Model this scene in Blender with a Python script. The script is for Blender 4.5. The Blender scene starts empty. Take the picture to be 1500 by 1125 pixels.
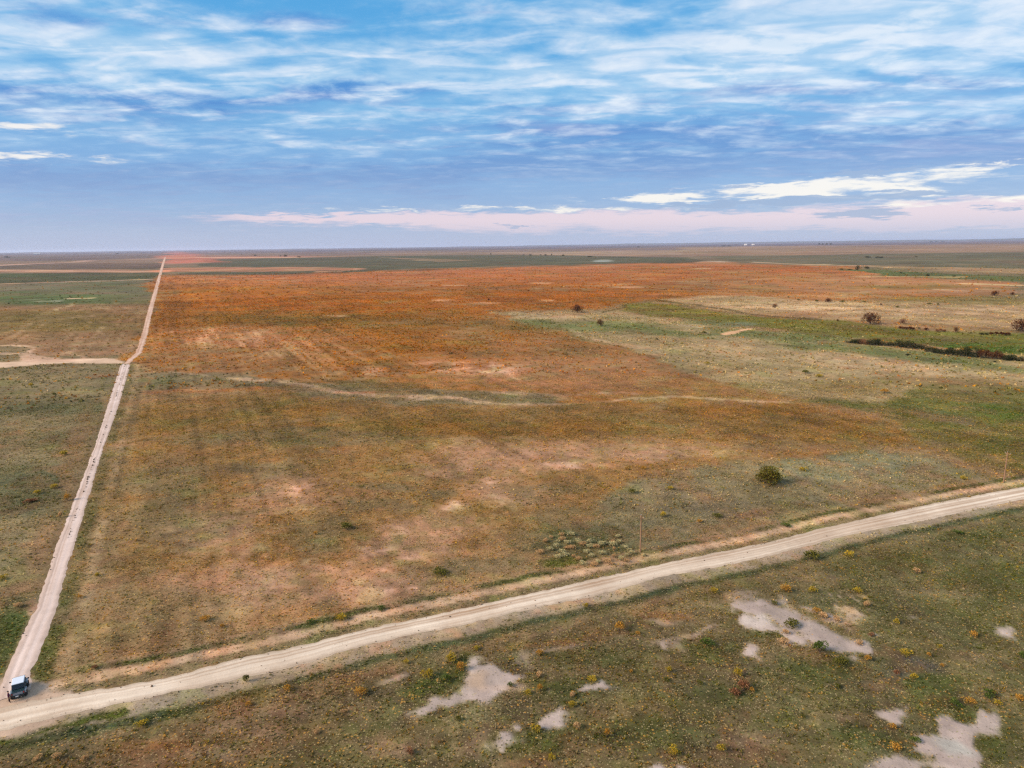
import bpy, bmesh, math, random
import numpy as np
from mathutils import Vector, Matrix
rnd = random.Random(7)
rng = np.random.default_rng(11)
PI = math.pi
scene = bpy.context.scene
COL = scene.collection
R_ = math.radians

# ------------------------------------------------------------------ camera / pixel -> ground
H = 60.0
F = 1000.0
PITCH = math.atan(203.5 / 1000); ROLL = R_(0.73)
cp, sp = math.cos(PITCH), math.sin(PITCH); cr, sr = math.cos(ROLL), math.sin(ROLL)
AR0 = np.array([1, 0, 0.]); AU0 = np.array([0, sp, cp]); AF = np.array([0, cp, -sp])
AR = AR0 * cr - AU0 * sr; AU = AU0 * cr + AR0 * sr

def ray(x, y):
    d = AF + AR * ((x - 750) / F) + AU * ((562.5 - y) / F)
    return d / np.linalg.norm(d)
def at(x, y):
    """pixel of the photograph -> point of the flat ground (metres)"""
    d = ray(x, y); t = H / -d[2]
    return np.array([d[0] * t, d[1] * t])
def depth(x, y):
    p = at(x, y); return float(np.array([p[0], p[1], -H]) @ AF)
def topx(X, Y):
    vx = X * AR[0] + Y * AR[1] - H * AR[2]
    vz = np.maximum(X * AF[0] + Y * AF[1] - H * AF[2], 1.0)
    vy = X * AU[0] + Y * AU[1] - H * AU[2]
    return 750 + F * vx / vz, 562.5 - F * vy / vz

# ------------------------------------------------------------------ colours
def lin(c):
    c = np.asarray(c, float) / 255.
    return np.where(c <= .04045, c / 12.92, ((c + .055) / 1.055) ** 2.4)
LIGHT = np.array([1.18, 1.16, 1.22])
def alb(*c):
    """albedo of a surface that reads as this colour in open daylight"""
    return lin(c) / LIGHT

# ------------------------------------------------------------------ numpy noise
def vn(X, Y, s, seed):
    x = X / s; y = Y / s
    xi = np.floor(x).astype(np.int64); yi = np.floor(y).astype(np.int64)
    fx = x - xi; fy = y - yi
    fx = fx * fx * (3 - 2 * fx); fy = fy * fy * (3 - 2 * fy)
    def h(a, b):
        n = (a * 374761393 + b * 668265263 + seed * 1442695041) & 0xffffffff
        n = ((n ^ (n >> 13)) * 1274126177) & 0xffffffff
        n = (n ^ (n >> 16)) & 0xffff
        return n / 65535.
    v = (h(xi, yi) * (1 - fx) + h(xi + 1, yi) * fx) * (1 - fy) + (h(xi, yi + 1) * (1 - fx) + h(xi + 1, yi + 1) * fx) * fy
    return v * 2 - 1
def fbm(X, Y, s, seed, o=4, g=.55):
    t = 0; a = 1; n = 0
    for i in range(o):
        t = t + a * vn(X * (1 + .13 * i) + 17.3 * i, Y * (1 + .13 * i) - 9.1 * i, s / 2 ** i, seed + i); n += a; a *= g
    return t / n
def sstep(a, b, x):
    t = np.clip((x - a) / (b - a), 0, 1); return t * t * (3 - 2 * t)

# ------------------------------------------------------------------ road geometry (pixels of edges -> metres)
ROAD_UP = [(-160, 1072), (0, 1036), (100, 1016), (196, 1004), (292, 982), (380, 956), (420, 951), (500, 930), (580, 913), (680, 891), (770, 871), (868, 849), (996, 820), (1125, 795), (1207, 773), (1353, 740), (1500, 713), (1640, 690)]
ROAD_LO = [(-160, 1112), (0, 1072), (100, 1046), (192, 1027), (281, 1010), (380, 988), (420, 979), (460, 968), (540, 944), (620, 926), (680, 915), (750, 897), (875, 872), (971, 845), (1060, 829), (1125, 815), (1251, 782), (1353, 763), (1500, 731), (1640, 706)]
TR_L = [(-12, 1062), (0, 1010), (12, 975), (30, 934), (52, 893), (68, 849), (82, 800), (110, 730), (140, 650), (159, 590), (177, 533)]
TR_R = [(60, 1034), (41, 1003), (48, 975), (68, 935), (83, 890), (93, 850), (109, 800), (129, 730), (151, 657), (174, 594), (191, 534)]
T2_C = [(185, 533), (203, 517), (212, 490), (220, 455), (227, 430), (232, 411), (236, 397), (239.5, 384), (242, 377)]
def W(pts): return np.array([at(*p) for p in pts])
def resample(P, step):
    P = np.asarray(P); d = np.r_[0, np.cumsum(np.linalg.norm(np.diff(P, axis=0), axis=1))]
    n = max(2, int(d[-1] / step)); t = np.linspace(0, d[-1], n)
    return np.c_[np.interp(t, d, P[:, 0]), np.interp(t, d, P[:, 1])]
def two(Pa, Pb, n):
    a = resample(Pa, .2); b = resample(Pb, .2)
    ia = np.linspace(0, len(a) - 1, n); ib = np.linspace(0, len(b) - 1, n)
    g = lambda q, i: np.c_[np.interp(i, np.arange(len(q)), q[:, 0]), np.interp(i, np.arange(len(q)), q[:, 1])]
    return g(a, ia), g(b, ib)
RU, RL = two(W(ROAD_UP), W(ROAD_LO), 60)
RC = (RU + RL) / 2
TL, TRr = two(W(TR_L), W(TR_R), 60)
TC = (TL + TRr) / 2
def pdist(X, Y, P, closed=False):
    """distance to polyline and side (+ left of its direction)"""
    best = np.full(X.shape, 1e18); side = np.ones(X.shape)
    n = len(P)
    for i in range(n if closed else n - 1):
        a = P[i]; b = P[(i + 1) % n]; d = b - a; L = d @ d + 1e-12
        t = np.clip(((X - a[0]) * d[0] + (Y - a[1]) * d[1]) / L, 0, 1)
        ex = X - a[0] - t * d[0]; ey = Y - a[1] - t * d[1]; q = ex * ex + ey * ey
        m = q < best; best = np.where(m, q, best); side = np.where(m, np.sign(d[0] * ey - d[1] * ex), side)
    return np.sqrt(best), side
TDIR = np.array([math.cos(R_(116.4)), math.sin(R_(116.4))]); TPER = np.array([TDIR[1], -TDIR[0]])

# ------------------------------------------------------------------ land cover
def inside(px, py, P):
    c = np.zeros(px.shape, bool); n = len(P)
    for i in range(n):
        x1, y1 = P[i]; x2, y2 = P[(i + 1) % n]
        if y1 == y2: continue
        m = ((y1 > py) != (y2 > py)) & (px < (x2 - x1) * (py - y1) / (y2 - y1) + x1)
        c ^= m
    return c
class Cover:
    def __init__(s, X, Y, lite=False):
        s.X, s.Y = X, Y
        r = np.hypot(X, Y); s.r = r
        DX = np.zeros_like(X); DY = np.zeros_like(X)
        for k, lam in enumerate((1.2, 4, 13, 45, 160, 600)):
            w = sstep(lam * 5, lam * 9, r) * .17 * lam
            DX += w * vn(X, Y, lam, 100 + k) + .5 * w * vn(X, Y, lam * .5, 130 + k)
            DY += w * vn(X, Y, lam, 160 + k) + .5 * w * vn(X, Y, lam * .5, 190 + k)
        s.x, s.y = topx(X + DX, Y + DY)
        s.x0, s.y0 = topx(X, Y)
        s.v = s.y - (368.4 - .01273 * s.x)            # pixels under the horizon = a measure of distance
        s.c = np.zeros(X.shape + (3,)); s.c[:] = alb(132, 112, 84)
        s.m = np.zeros(X.shape + (3,)); s.bare = np.zeros(X.shape)
        # texture that keeps its grain at any distance
        t = 0; wsum = 0
        for k, lam in enumerate((.7, 2, 6, 20, 70, 250, 900)):
            w = sstep(lam * 3, lam * 14, r) * (1 - sstep(lam * 160, lam * 400, r)); t = t + w * vn(X, Y, lam, 300 + k); wsum = wsum + w
        s.t = t / np.maximum(wsum, .5) * 1.5
        t = 0; wsum = 0
        for k, lam in enumerate((1.5, 5, 16, 55, 190, 700)):
            w = sstep(lam * 3, lam * 14, r) * (1 - sstep(lam * 160, lam * 400, r)); t = t + w * vn(X, Y, lam, 400 + k); wsum = wsum + w
        s.t2 = t / np.maximum(wsum, .5) * 1.5
        def multi(seed, lams):
            t = 0; wsum = 0
            for k, lam in enumerate(lams):
                w = sstep(lam * 3, lam * 14, r) * (1 - sstep(lam * 60, lam * 160, r)); t = t + w * vn(X, Y, lam, seed + k); wsum = wsum + w
            return t / np.maximum(wsum, .5) * 1.5
        s.t3 = multi(700, (.9, 2.4, 6.5, 17, 45, 120, 330, 900)); s.t4 = multi(800, (1.3, 3.5, 9, 24, 65, 170, 450, 1200)); s.t5 = multi(900, (.6, 1.6, 4.4, 12, 32, 85, 230, 600))
        q = X * TPER[0] + Y * TPER[1]; l = X * TDIR[0] + Y * TDIR[1]
        s.row = vn(q, l * .03, 1.7, 61) * .75 + vn(q, l * .05, 4.2, 62) * .45 + vn(q, l * .02, .9, 63) * .4
        s.cont = np.zeros(X.shape)
    def put(s, m, col=None, org=None, grn=None, straw=None, bare=None):
        m = np.clip(m, 0, 1)
        if col is not None: s.c += m[..., None] * (alb(*col) - s.c)
        for i, q in enumerate((org, grn, straw)):
            if q is not None: s.m[..., i] += m * (q - s.m[..., i])
        if bare is not None: s.bare += m * (bare - s.bare)
    def poly(s, P, soft, ys=2.0):
        P = np.array(P, float); sm = np.max(soft) * 3; x0, y0 = P.min(0) - sm; x1, y1 = P.max(0) + sm
        out = np.zeros(s.x.shape)
        b = (s.x > x0) & (s.x < x1) & (s.y > y0) & (s.y < y1)
        if not b.any(): return out
        Q = P * [1, ys]; xx = s.x[b]; yy = s.y[b] * ys
        d, _ = pdist(xx, yy, Q, True); ins = inside(xx, yy, Q)
        d = np.where(ins, d, -d)
        if hasattr(soft, 'shape') and np.ndim(soft): soft = soft[b]
        out[b] = sstep(0, 1, (d + soft * .9 * s.t2[b] + soft) / (2 * soft)); return out
    def line(s, P, w, soft, ys=2.0):
        """w: half width in pixels"""
        P = np.array(P, float); g = w + soft * 3; x0, y0 = P.min(0) - g; x1, y1 = P.max(0) + g
        out = np.zeros(s.x.shape); b = (s.x > x0) & (s.x < x1) & (s.y > y0) & (s.y < y1)
        if not b.any(): return out
        d, _ = pdist(s.x[b], s.y[b] * ys, P * [1, ys])
        out[b] = sstep(-soft, soft, w - d + soft * .8 * s.t2[b]); return out
    def ell(s, cx, cy, rx, ry, soft=.5, rot=0):
        a = R_(rot); dx = s.x - cx; dy = s.y - cy
        u = (dx * math.cos(a) + dy * math.sin(a)) / rx; v = (-dx * math.sin(a) + dy * math.cos(a)) / ry
        return sstep(-soft, soft, 1 - np.hypot(u, v) + .35 * s.t2 * soft * 2)

def land(X, Y):
    s = Cover(X, Y); x, y, v, t, t2 = s.x, s.y, s.v, s.t, s.t2
    P = s.put
    one = np.ones(X.shape)
    # ---- the plain by distance
    P(one, (128, 110, 84), org=.15, grn=.25, straw=.3)
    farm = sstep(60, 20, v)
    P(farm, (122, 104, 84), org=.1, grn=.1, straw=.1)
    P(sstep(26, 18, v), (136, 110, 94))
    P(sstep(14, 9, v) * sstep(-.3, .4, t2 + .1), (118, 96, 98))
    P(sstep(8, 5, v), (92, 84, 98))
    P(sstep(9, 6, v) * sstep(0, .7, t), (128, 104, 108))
    # ---- main field beyond the track (brown, olive, orange)
    P(s.poly([(196, 532), (240, 402), (1240, 392), (1500, 480), (1500, 712), (0, 1030), (60, 1000), (110, 800)], 5), (153, 121, 90), org=.36, grn=.14, straw=.45)
    P(s.poly([(120, 830), (180, 600), (1000, 590), (1300, 640), (1180, 690), (700, 800), (300, 900)], 20), (152, 114, 76), org=.62, grn=.12, straw=.3)
    main = s.poly([(196, 532), (240, 402), (1240, 392), (1500, 480), (1500, 712), (0, 1030), (60, 1000), (110, 800)], 5) * sstep(20, 40, v) * (.35 + .65 * sstep(900, 200, x))
    # ---- left of the track
    L = x < 236 - (v - 28) * .36
    P(s.poly([(-400, 545), (185, 533), (100, 740), (10, 975), (-400, 1200)], 5), (138, 122, 94), org=.12, grn=.35, straw=.7)
    for q in [(70, 600, 110, 9, 0), (110, 640, 60, 8, 0), (40, 700, 70, 16, -12), (20, 735, 60, 20, -15), (150, 560, 30, 7, 0), (90, 700, 22, 14, -20), (20, 890, 40, 10, -20)]:
        P(.75 * s.ell(*q[:4], .6, q[4]), (100, 104, 76), grn=.8, straw=.3)
    for q in [(30, 625, 60, 12), (60, 560, 80, 7), (60, 670, 60, 10), (30, 780, 50, 22), (60, 577, 90, 4)]:
        P(.6 * s.ell(*q), (152, 134, 104), grn=.3, straw=.8)
    for q in [(118, 640, 20, 40), (100, 700, 14, 36), (60, 800, 26, 30), (160, 585, 20, 8), (150, 552, 40, 4), (40, 860, 36, 14)]:
        P(.6 * s.ell(*q), (146, 108, 84), grn=.15, straw=.3, org=.4)
    # left farm field with crop rows
    fld = s.poly([(-500, 420), (0, 417), (235, 409), (210, 500), (195, 523), (60, 518), (40, 508), (-500, 512)], 2)
    P(fld, (134, 100, 68), org=.08, grn=.08, straw=.15)
    P(fld * sstep(455, 425, y), (112, 104, 82))
    P(fld * s.ell(60, 439, 130, 10, .5), (84, 98, 58), grn=.2)
    P(fld * s.ell(160, 419, 70, 6, .5) * .7, (92, 100, 66))
    P(fld * s.ell(60, 472, 140, 16, .6) * .7, (112, 98, 50))
    P(fld * s.ell(120, 450, 130, 4, .6) * .8, (146, 110, 82))
    P(fld * sstep(478, 520, y) * .8, (150, 114, 90))
    P(fld * sstep(.15, .8, s.row) * sstep(425, 465, y) * .6, (164, 132, 104))
    P(fld * sstep(-.2, -.9, s.row) * sstep(430, 470, y) * .5, (98, 78, 50))
    P(s.line([(100, 437), (137, 436)], 1.6, 1), (190, 160, 136)); P(s.line([(84, 455), (96, 446)], 1.6, 1), (182, 156, 122))
    P(s.ell(72, 441, 24, 4) * sstep(0, .6, t), (140, 140, 118))
    # distant strips on the left
    P(s.poly([(-500, 402), (236, 399), (234, 409), (0, 417), (-500, 424)], 1.2), (84, 84, 58), grn=.1)
    P(s.poly([(-500, 402), (100, 400), (80, 408), (0, 411), (-500, 418)], 2) * .6, (72, 82, 46))
    P(s.line([(-500, 425), (0, 417), (110, 412.5), (235, 409)], 1.2, .8), (178, 152, 132))
    P(s.line([(-500, 400), (0, 397), (240, 397)], 3.4, 1.5, 1.6), (172, 126, 104)); P(s.line([(-500, 396), (0, 396), (240, 398)], 1.4, .8), (206, 156, 128))
    P(s.poly([(-500, 390), (240, 385), (240, 394), (-500, 395)], 1.5), (104, 84, 74)); P(s.line([(-500, 394), (0, 388.5), (90, 384), (150, 379.5), (240, 378)], 1.2, .8), (190, 150, 134))
    P(s.poly([(-500, 376), (240, 373), (240, 378), (100, 382), (-500, 386)], 1.5), (112, 92, 92))
    # distant strips right of the track
    P(s.poly([(244, 374), (620, 376), (620, 380), (244, 385)], 1.5), (160, 110, 94)); P(s.line([(250, 377.5), (360, 377), (500, 378)], 1.1, .8), (214, 158, 132))
    P(s.poly([(246, 392), (340, 391), (520, 391), (540, 396), (246, 399)], 1.5), (172, 116, 90))
    P(s.poly([(300, 380), (560, 375), (760, 373), (1000, 377), (1060, 384), (800, 389), (600, 394), (420, 403), (245, 404), (270, 399), (520, 396), (540, 392), (300, 391)], 1.5), (90, 88, 68), grn=.2)
    P(s.line([(420, 402), (600, 396), (830, 389), (1050, 384)], 1.6, 1), (74, 62, 44))
    P(s.poly([(560, 377), (700, 381), (640, 384)], 1.5) * .8, (146, 116, 92)); P(s.line([(478, 398), (505, 397), (522, 393)], 1.2, 1), (184, 138, 110))
    P(s.poly([(560, 371), (860, 368), (1500, 360), (1500, 368), (1100, 372), (900, 375), (700, 371.5)], 1.5), (156, 128, 110))
    P(s.poly([(1000, 362), (1500, 358), (1700, 358), (1700, 366), (1300, 371), (1010, 375)], 1.5), (150, 118, 98))
    P(s.poly([(1020, 376), (1300, 372), (1700, 366), (1700, 402), (1500, 397), (1300, 391), (1100, 386)], 1.5), (104, 97, 76), grn=.15, straw=.1)
    P(s.poly([(1230, 388), (1700, 399), (1700, 408), (1300, 393)], 1.2) * .9, (160, 128, 98)); P(s.line([(1100, 384), (1230, 389), (1300, 392)], 1.0, .8), (198, 160, 130))
    P(s.ell(888, 382, 14, 1.4, .4), (150, 152, 146)); P(s.ell(1046, 384, 18, 1.4, .4), (190, 168, 150))
    # ---- the orange field
    org = s.poly([(236, 404), (400, 402.5), (600, 396.5), (800, 389.5), (1040, 385), (1230, 391), (1300, 403), (1480, 414), (1480, 432), (1240, 440), (1110, 441), (940, 440), (880, 452), (730, 458), (760, 470), (900, 505), (1010, 545), (1150, 580), (1300, 620), (900, 600), (500, 585), (200, 560), (204, 520)], 4 + 14 * sstep(520, 590, s.y))
    org = org * (1 - .75 * sstep(500, 590, s.y) * sstep(-.4, .4, s.t3))
    P(org, (162, 106, 60), org=.7, grn=.12, straw=.05)
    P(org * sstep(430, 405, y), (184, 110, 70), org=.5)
    P(org * s.ell(330, 445, 160, 24, .5), (184, 108, 28), org=1.)
    P(org * s.ell(300, 412, 90, 5, .6), (182, 112, 66))
    P(org * s.ell(560, 448, 200, 22, .6) * .8, (176, 100, 38), org=.95)
    P(org * s.ell(800, 430, 170, 22, .6) * .9, (172, 98, 46), org=.8)
    P(org * s.ell(1050, 405, 150, 14, .6) * .8, (176, 102, 56))
    P(org * s.ell(1280, 420, 220, 20, .7) * .9, (176, 128, 94), org=.25); P(org * s.ell(1120, 412, 130, 16, .7) * .6, (164, 110, 70), org=.4)
    P(org * s.ell(1150, 395, 120, 6, .6) * .7, (170, 92, 50)); P(org * s.ell(1330, 421, 90, 3, .6) * .8, (140, 104, 52))
    P(org * s.ell(430, 467, 240, 9, .6) * .75, (128, 94, 40), grn=.45, org=.55)
    P(org * s.ell(720, 476, 220, 8, .6) * .75, (134, 98, 48), grn=.45, org=.5)
    P(org * s.ell(720, 425, 150, 3, .6) * .5, (134, 92, 50)); P(org * s.ell(820, 442, 90, 4, .6) * .5, (140, 88, 46))
    P(org * s.ell(255, 470, 24, 50, .5) * .8, (146, 92, 50), org=.9)
    P(org * s.ell(370, 500, 140, 18, .6) * .85, (172, 116, 84), org=.4, straw=.2)
    P(org * s.ell(560, 500, 120, 20, .6) * .6, (168, 104, 46), org=.85, grn=.4)
    P(org * s.ell(300, 530, 130, 16, .6) * .7, (146, 106, 76), org=.3, straw=.3)
    P(org * s.ell(850, 545, 200, 24, .6) * .85, (176, 122, 96), org=.35, straw=.2)
    P(org * s.ell(1010, 560, 120, 16, .6) * .6, (150, 98, 62), org=.5, straw=.2)
    P(org * s.ell(660, 510, 120, 14, .5) * .5, (160, 104, 58), org=.8, grn=.4)
    P(org * s.ell(980, 545, 260, 42, .7, 12) * .8, (152, 112, 80), org=.4, grn=.25, straw=.3)
    P(org * s.ell(900, 500, 140, 14, .7, 8) * .6, (150, 104, 58), org=.6, grn=.3)
    # pale rain-washed streaks along the old rows
    sr_ = sstep(.05, .55, s.row)
    P(org * s.ell(320, 494, 70, 13, .5) * sr_ * .5, (204, 160, 130)); P(org * s.ell(455, 515, 90, 30, .5) * sr_ * .4, (196, 146, 112))
    P(org * s.ell(370, 493, 12, 9, .5) * .4, (206, 160, 132)); P(org * s.ell(555, 545, 16, 6) * .8, (216, 160, 128))
    P(org * s.ell(700, 540, 70, 8) * sstep(-.1, .5, t) * .9, (206, 158, 132)); P(org * s.ell(740, 547, 30, 5) * .6, (220, 172, 146))
    P(org * s.line([(715, 532), (740, 545), (762, 556)], 3, 3) * .7, (220, 176, 148))
    for q in [(640, 439.5, 17, 1.6), (715, 444, 20, 1.8), (495, 462.5, 14, 1.0), (790, 415, 16, 1.4), (925, 421, 26, 1.2), (665, 417.5, 20, .9), (796, 440, 8, 1.5), (1035, 393.5, 12, .9)]:
        P(s.ell(*q) * .9, (212, 158, 122))
    # ---- draw (grey green and pinkish band) across the field
    P(s.poly([(196, 548), (330, 545), (430, 560), (560, 568), (800, 575), (820, 592), (600, 594), (440, 580), (330, 556), (196, 562)], 4) * .8, (124, 114, 92), grn=.45, straw=.5, org=.1)
    P(s.line([(200, 577), (330, 572), (420, 568)], 5, 5) * .8, (178, 116, 80), org=.6, straw=.2)
    P(s.line([(330, 556), (400, 558), (440, 564), (470, 572), (540, 577), (640, 582), (740, 590), (830, 594)], 4.5, 5) * (.6 + .4 * sstep(-.4, .3, s.t4)), (200, 164, 140), straw=.5, org=.05, grn=0)
    P(s.line([(490, 574), (600, 573)], 3, 3) * .6, (182, 112, 84))
    P(s.line([(345, 625), (430, 616), (520, 608), (620, 602), (740, 597), (830, 592), (980, 581), (1120, 588), (1250, 590)], 2.6, 4) * (.4 + .55 * sstep(-.3, .4, s.t4)), (194, 160, 134), straw=.4, grn=0, org=.05)
    P(s.line([(700, 572), (820, 578), (930, 574)], 3, 3) * (.2 + .6 * sstep(-.2, .5, s.t4)), (190, 150, 130), grn=0, org=.05)
    P(s.line([(192, 549), (230, 546), (290, 548), (330, 553)], 1.6, 3) * (.3 + .6 * sstep(-.1, .5, s.t4)), (190, 160, 136), straw=.5)
    P(s.poly([(196, 552), (330, 556), (400, 566), (300, 570), (200, 572)], 4) * .7, (126, 118, 92), grn=.4, straw=.4)
    P(s.poly([(480, 556), (620, 564), (600, 570), (500, 567)], 4) * .6, (108, 100, 74), grn=.6)
    # ---- olive and orange belt under the draw
    P(s.poly([(200, 590), (420, 575), (600, 598), (860, 590), (1120, 592), (1330, 622), (1360, 655), (1100, 645), (900, 640), (700, 640), (520, 640), (330, 640), (200, 650)], 9) * .8, (138, 106, 68), org=.75, grn=.35, straw=.15)
    for q in [(700, 630, 110, 8), (840, 625, 70, 8), (1150, 600, 60, 10), (1240, 622, 70, 9), (1100, 640, 90, 6), (1330, 640, 60, 8), (1060, 605, 60, 8), (600, 622, 60, 6), (1420, 655, 50, 8), (450, 600, 60, 6)]:
        P(s.ell(*q) * .6, (150, 102, 54), org=1.)
    # ---- lower brown field
    for q in [(420, 725, 62, 26), (330, 780, 80, 30), (690, 690, 70, 14), (760, 675, 90, 20), (860, 660, 130, 14), (600, 800, 60, 26), (650, 775, 50, 20), (400, 850, 130, 26), (740, 720, 60, 22), (560, 850, 120, 24), (330, 860, 70, 30), (960, 668, 60, 8), (1010, 620, 0.1, .1)]:
        P(s.ell(*q[:4], .8) * .8, (180, 138, 114), org=.3, grn=.05, straw=.35)
    for q in [(680, 692, 26, 7), (700, 708, 40, 5), (570, 800, 18, 18), (600, 812, 30, 9), (640, 800, 20, 5), (580, 815, 9, 14), (735, 735, 20, 8), (660, 745, 22, 7), (600, 858, 30, 4), (420, 716, 30, 12), (830, 680, 30, 5), (190, 650, 22, 6), (170, 660, 9, 20)]:
        P(s.ell(*q[:4], .9) * .85 * sstep(-.45, .45, .6 * t + .8 * s.t3), (200, 158, 138), org=.12, grn=.02, straw=.2)
    for q in [(560, 740, 60, 16), (480, 770, 40, 20), (640, 725, 30, 10), (800, 720, 70, 14), (380, 690, 90, 12), (250, 700, 60, 30), (860, 760, 80, 22), (700, 830, 80, 14), (250, 760, 70, 40), (560, 715, 50, 5), (480, 800, 40, 12), (800, 790, 60, 16), (430, 640, 160, 12)]:
        P(s.ell(*q) * .6, (120, 108, 84), grn=.45, straw=.3, org=.2)
    P(s.ell(240, 890, 110, 40) * .6, (150, 124, 94), org=.35, straw=.45, grn=.15)
    P(s.ell(190, 800, 40, 70, .5) * .5, (128, 108, 76), grn=.4, org=.3)
    P(s.ell(480, 900, 110, 14) * .5, (166, 124, 92), org=.5, straw=.35)
    P(s.line([(170, 660), (150, 760), (120, 870), (105, 960)], 5, 6, 1) * .5, (176, 146, 116), straw=.7)
    P(s.line([(195, 720), (165, 850)], 3, 4, 1) * .35, (168, 140, 110), straw=.5)
    # grey grass knoll by the lone bush
    P(s.poly([(860, 800), (900, 715), (1000, 690), (1180, 672), (1290, 655), (1380, 675), (1440, 700), (1300, 725), (1100, 770), (960, 800)], 12) * .85, (134, 124, 98), straw=.8, grn=.3, org=.1)
    P(s.poly([(1090, 690), (1280, 660), (1370, 678), (1330, 700), (1180, 705)], 8) * .6, (148, 146, 118), straw=.9, grn=.35)
    P(s.ell(1010, 730, 60, 16) * .5, (158, 134, 110), straw=.8); P(s.ell(1050, 745, 80, 12) * .5, (112, 98, 82), grn=.2)
    P(s.ell(1100, 755, 90, 8, .5, -12) * .6, (136, 100, 80), org=.2)
    P(s.ell(870, 800, 80, 26) * .75, (98, 100, 72), grn=.7, straw=.2); P(s.ell(830, 826, 40, 8, .5, -6) * .9, (100, 108, 48), grn=1.)
    P(s.ell(1150, 655, 120, 7) * .5, (134, 100, 80), org=.3)
    # ---- right side: straw flats and green bottoms
    P(s.poly([(1150, 590), (1300, 600), (1500, 690), (1700, 720), (1700, 560), (1500, 545), (1380, 560)], 12), (116, 116, 68), grn=.7, org=.3, straw=.2)
    P(s.poly([(1290, 610), (1500, 600), (1700, 600), (1700, 690), (1500, 700), (1400, 670)], 8) * .8, (120, 110, 60), grn=.6, org=.6)
    for q in [(1440, 632, 60, 4, .5, 6), (1380, 650, 50, 4, .5, 8), (1470, 672, 50, 4, .5, 6), (1340, 630, 40, 3, .5, 8), (1490, 620, 40, 3, .5, 0), (1420, 585, 70, 3, .5, 4)]:
        P(s.ell(*q) * .6, (148, 122, 90), grn=.3, org=.6, straw=.6)
    P(s.ell(1480, 603, 60, 12) * .85, (84, 106, 46), grn=1., org=.15); P(s.ell(1490, 650, 70, 12) * .4, (96, 106, 56), grn=.9)
    P(s.ell(1385, 612, 50, 7, .5, 12) * .7, (124, 104, 88)); P(s.ell(1330, 596, 90, 4, .5, 8) * .7, (96, 104, 66), grn=.8); P(s.ell(1400, 692, 70, 5, .5, 10) * .7, (140, 124, 100), straw=.8)
    P(s.poly([(725, 458), (900, 455), (1000, 465), (1240, 500), (1500, 520), (1700, 530), (1700, 575), (1500, 570), (1380, 562), (1290, 590), (1180, 585), (1010, 545), (900, 505), (780, 472)], 6), (172, 148, 114), straw=.8, grn=.2, org=.1)
    for q in [(1330, 560, 110, 10), (1440, 572, 80, 12), (1250, 570, 60, 8), (960, 482, 40, 4), (1060, 540, 50, 8)]:
        P(s.ell(*q) * .6, (138, 116, 78), org=.4, grn=.4, straw=.3)
    for q in [(880, 478, 100, 7, 0), (960, 486, 80, 5, 5), (1080, 470, 90, 7, 0), (1120, 490, 110, 6, 5), (1260, 512, 110, 8, 4), (1350, 522, 90, 7, 3), (1450, 540, 80, 5, 3), (1210, 492, 60, 6, 0), (1060, 488, 60, 3, 0), (800, 472, 40, 4, 8), (1180, 505, 40, 5, 0), (1390, 532, 60, 5, 5)]:
        P(s.ell(*q[:4], .5, q[4]) * .75, (110, 118, 74), grn=.6, straw=.3)
    for q in [(800, 461, 60, 3.5), (790, 465, 50, 2), (1000, 475, 22, 2), (1300, 535, 60, 6), (1200, 530, 80, 8), (1380, 545, 50, 5), (1060, 510, 80, 8)]:
        P(s.ell(*q) * .6, (202, 172, 138), straw=.6)
    # tan flat above the bottoms
    P(s.poly([(960, 438), (1060, 432), (1220, 442), (1500, 442), (1700, 446), (1700, 492), (1500, 484), (1340, 470), (1200, 468), (1100, 462), (1000, 446)], 4), (176, 144, 112), straw=.5, grn=.08, org=.1)
    P(s.poly([(1300, 440), (1500, 436), (1700, 440), (1700, 448), (1400, 446)], 3) * .8, (134, 118, 74)); P(s.ell(1250, 462, 200, 3, .6) * .5, (146, 116, 90)); P(s.ell(1180, 448, 160, 6, .6) * sstep(-.3, .5, t) * .8, (206, 176, 142))
    P(s.ell(1380, 455, 150, 8, .6) * sstep(-.3, .5, t) * .8, (202, 170, 138)); P(s.ell(1150, 462, 70, 5) * .6, (168, 120, 88)); P(s.ell(1360, 437, 70, 3, .6) * .8, (136, 118, 62))
    P(s.ell(1440, 457, 60, 1.3, .5, 4) * sstep(-.2, .3, t) * .7, (92, 74, 52))
    # upper right scrub belts
    P(s.poly([(1225, 394), (1320, 396), (1500, 406), (1700, 412), (1700, 421), (1450, 411), (1300, 404)], 2.5), (98, 108, 66), grn=.6); P(s.line([(1262, 405), (1310, 406), (1400, 406)], 1.3, 1.2), (212, 172, 128)); P(s.line([(1400, 415), (1500, 418)], 1.4, 1.5), (202, 170, 128)); P(s.line([(1370, 424), (1400, 425), (1420, 427)], 1.2, 1.2), (204, 166, 132)); P(s.ell(1450, 427, 60, 5) * .6, (158, 122, 98))
    # green bottom
    g = s.poly([(925, 446), (950, 443), (1040, 455), (1130, 466), (1230, 470), (1340, 482), (1500, 490), (1700, 496), (1700, 524), (1500, 517), (1400, 507), (1250, 497), (1130, 480), (1040, 468), (960, 464), (915, 455)], 2.5)
    P(g, (124, 118, 58), grn=.6, org=.1, straw=.2)
    P(g * s.ell(1450, 507, 110, 9, .5, 4), (84, 108, 42), grn=1.); P(g * s.ell(1000, 453, 70, 6, .5, 6) * .7, (146, 128, 56)); P(g * s.ell(1290, 485, 100, 4, .5, 5) * .6, (112, 94, 40))
    P(g * sstep(.2, .8, vn(s.x * .15 + s.y * 4, s.y * 0, 7, 9)) * .5, (130, 96, 44))
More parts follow.
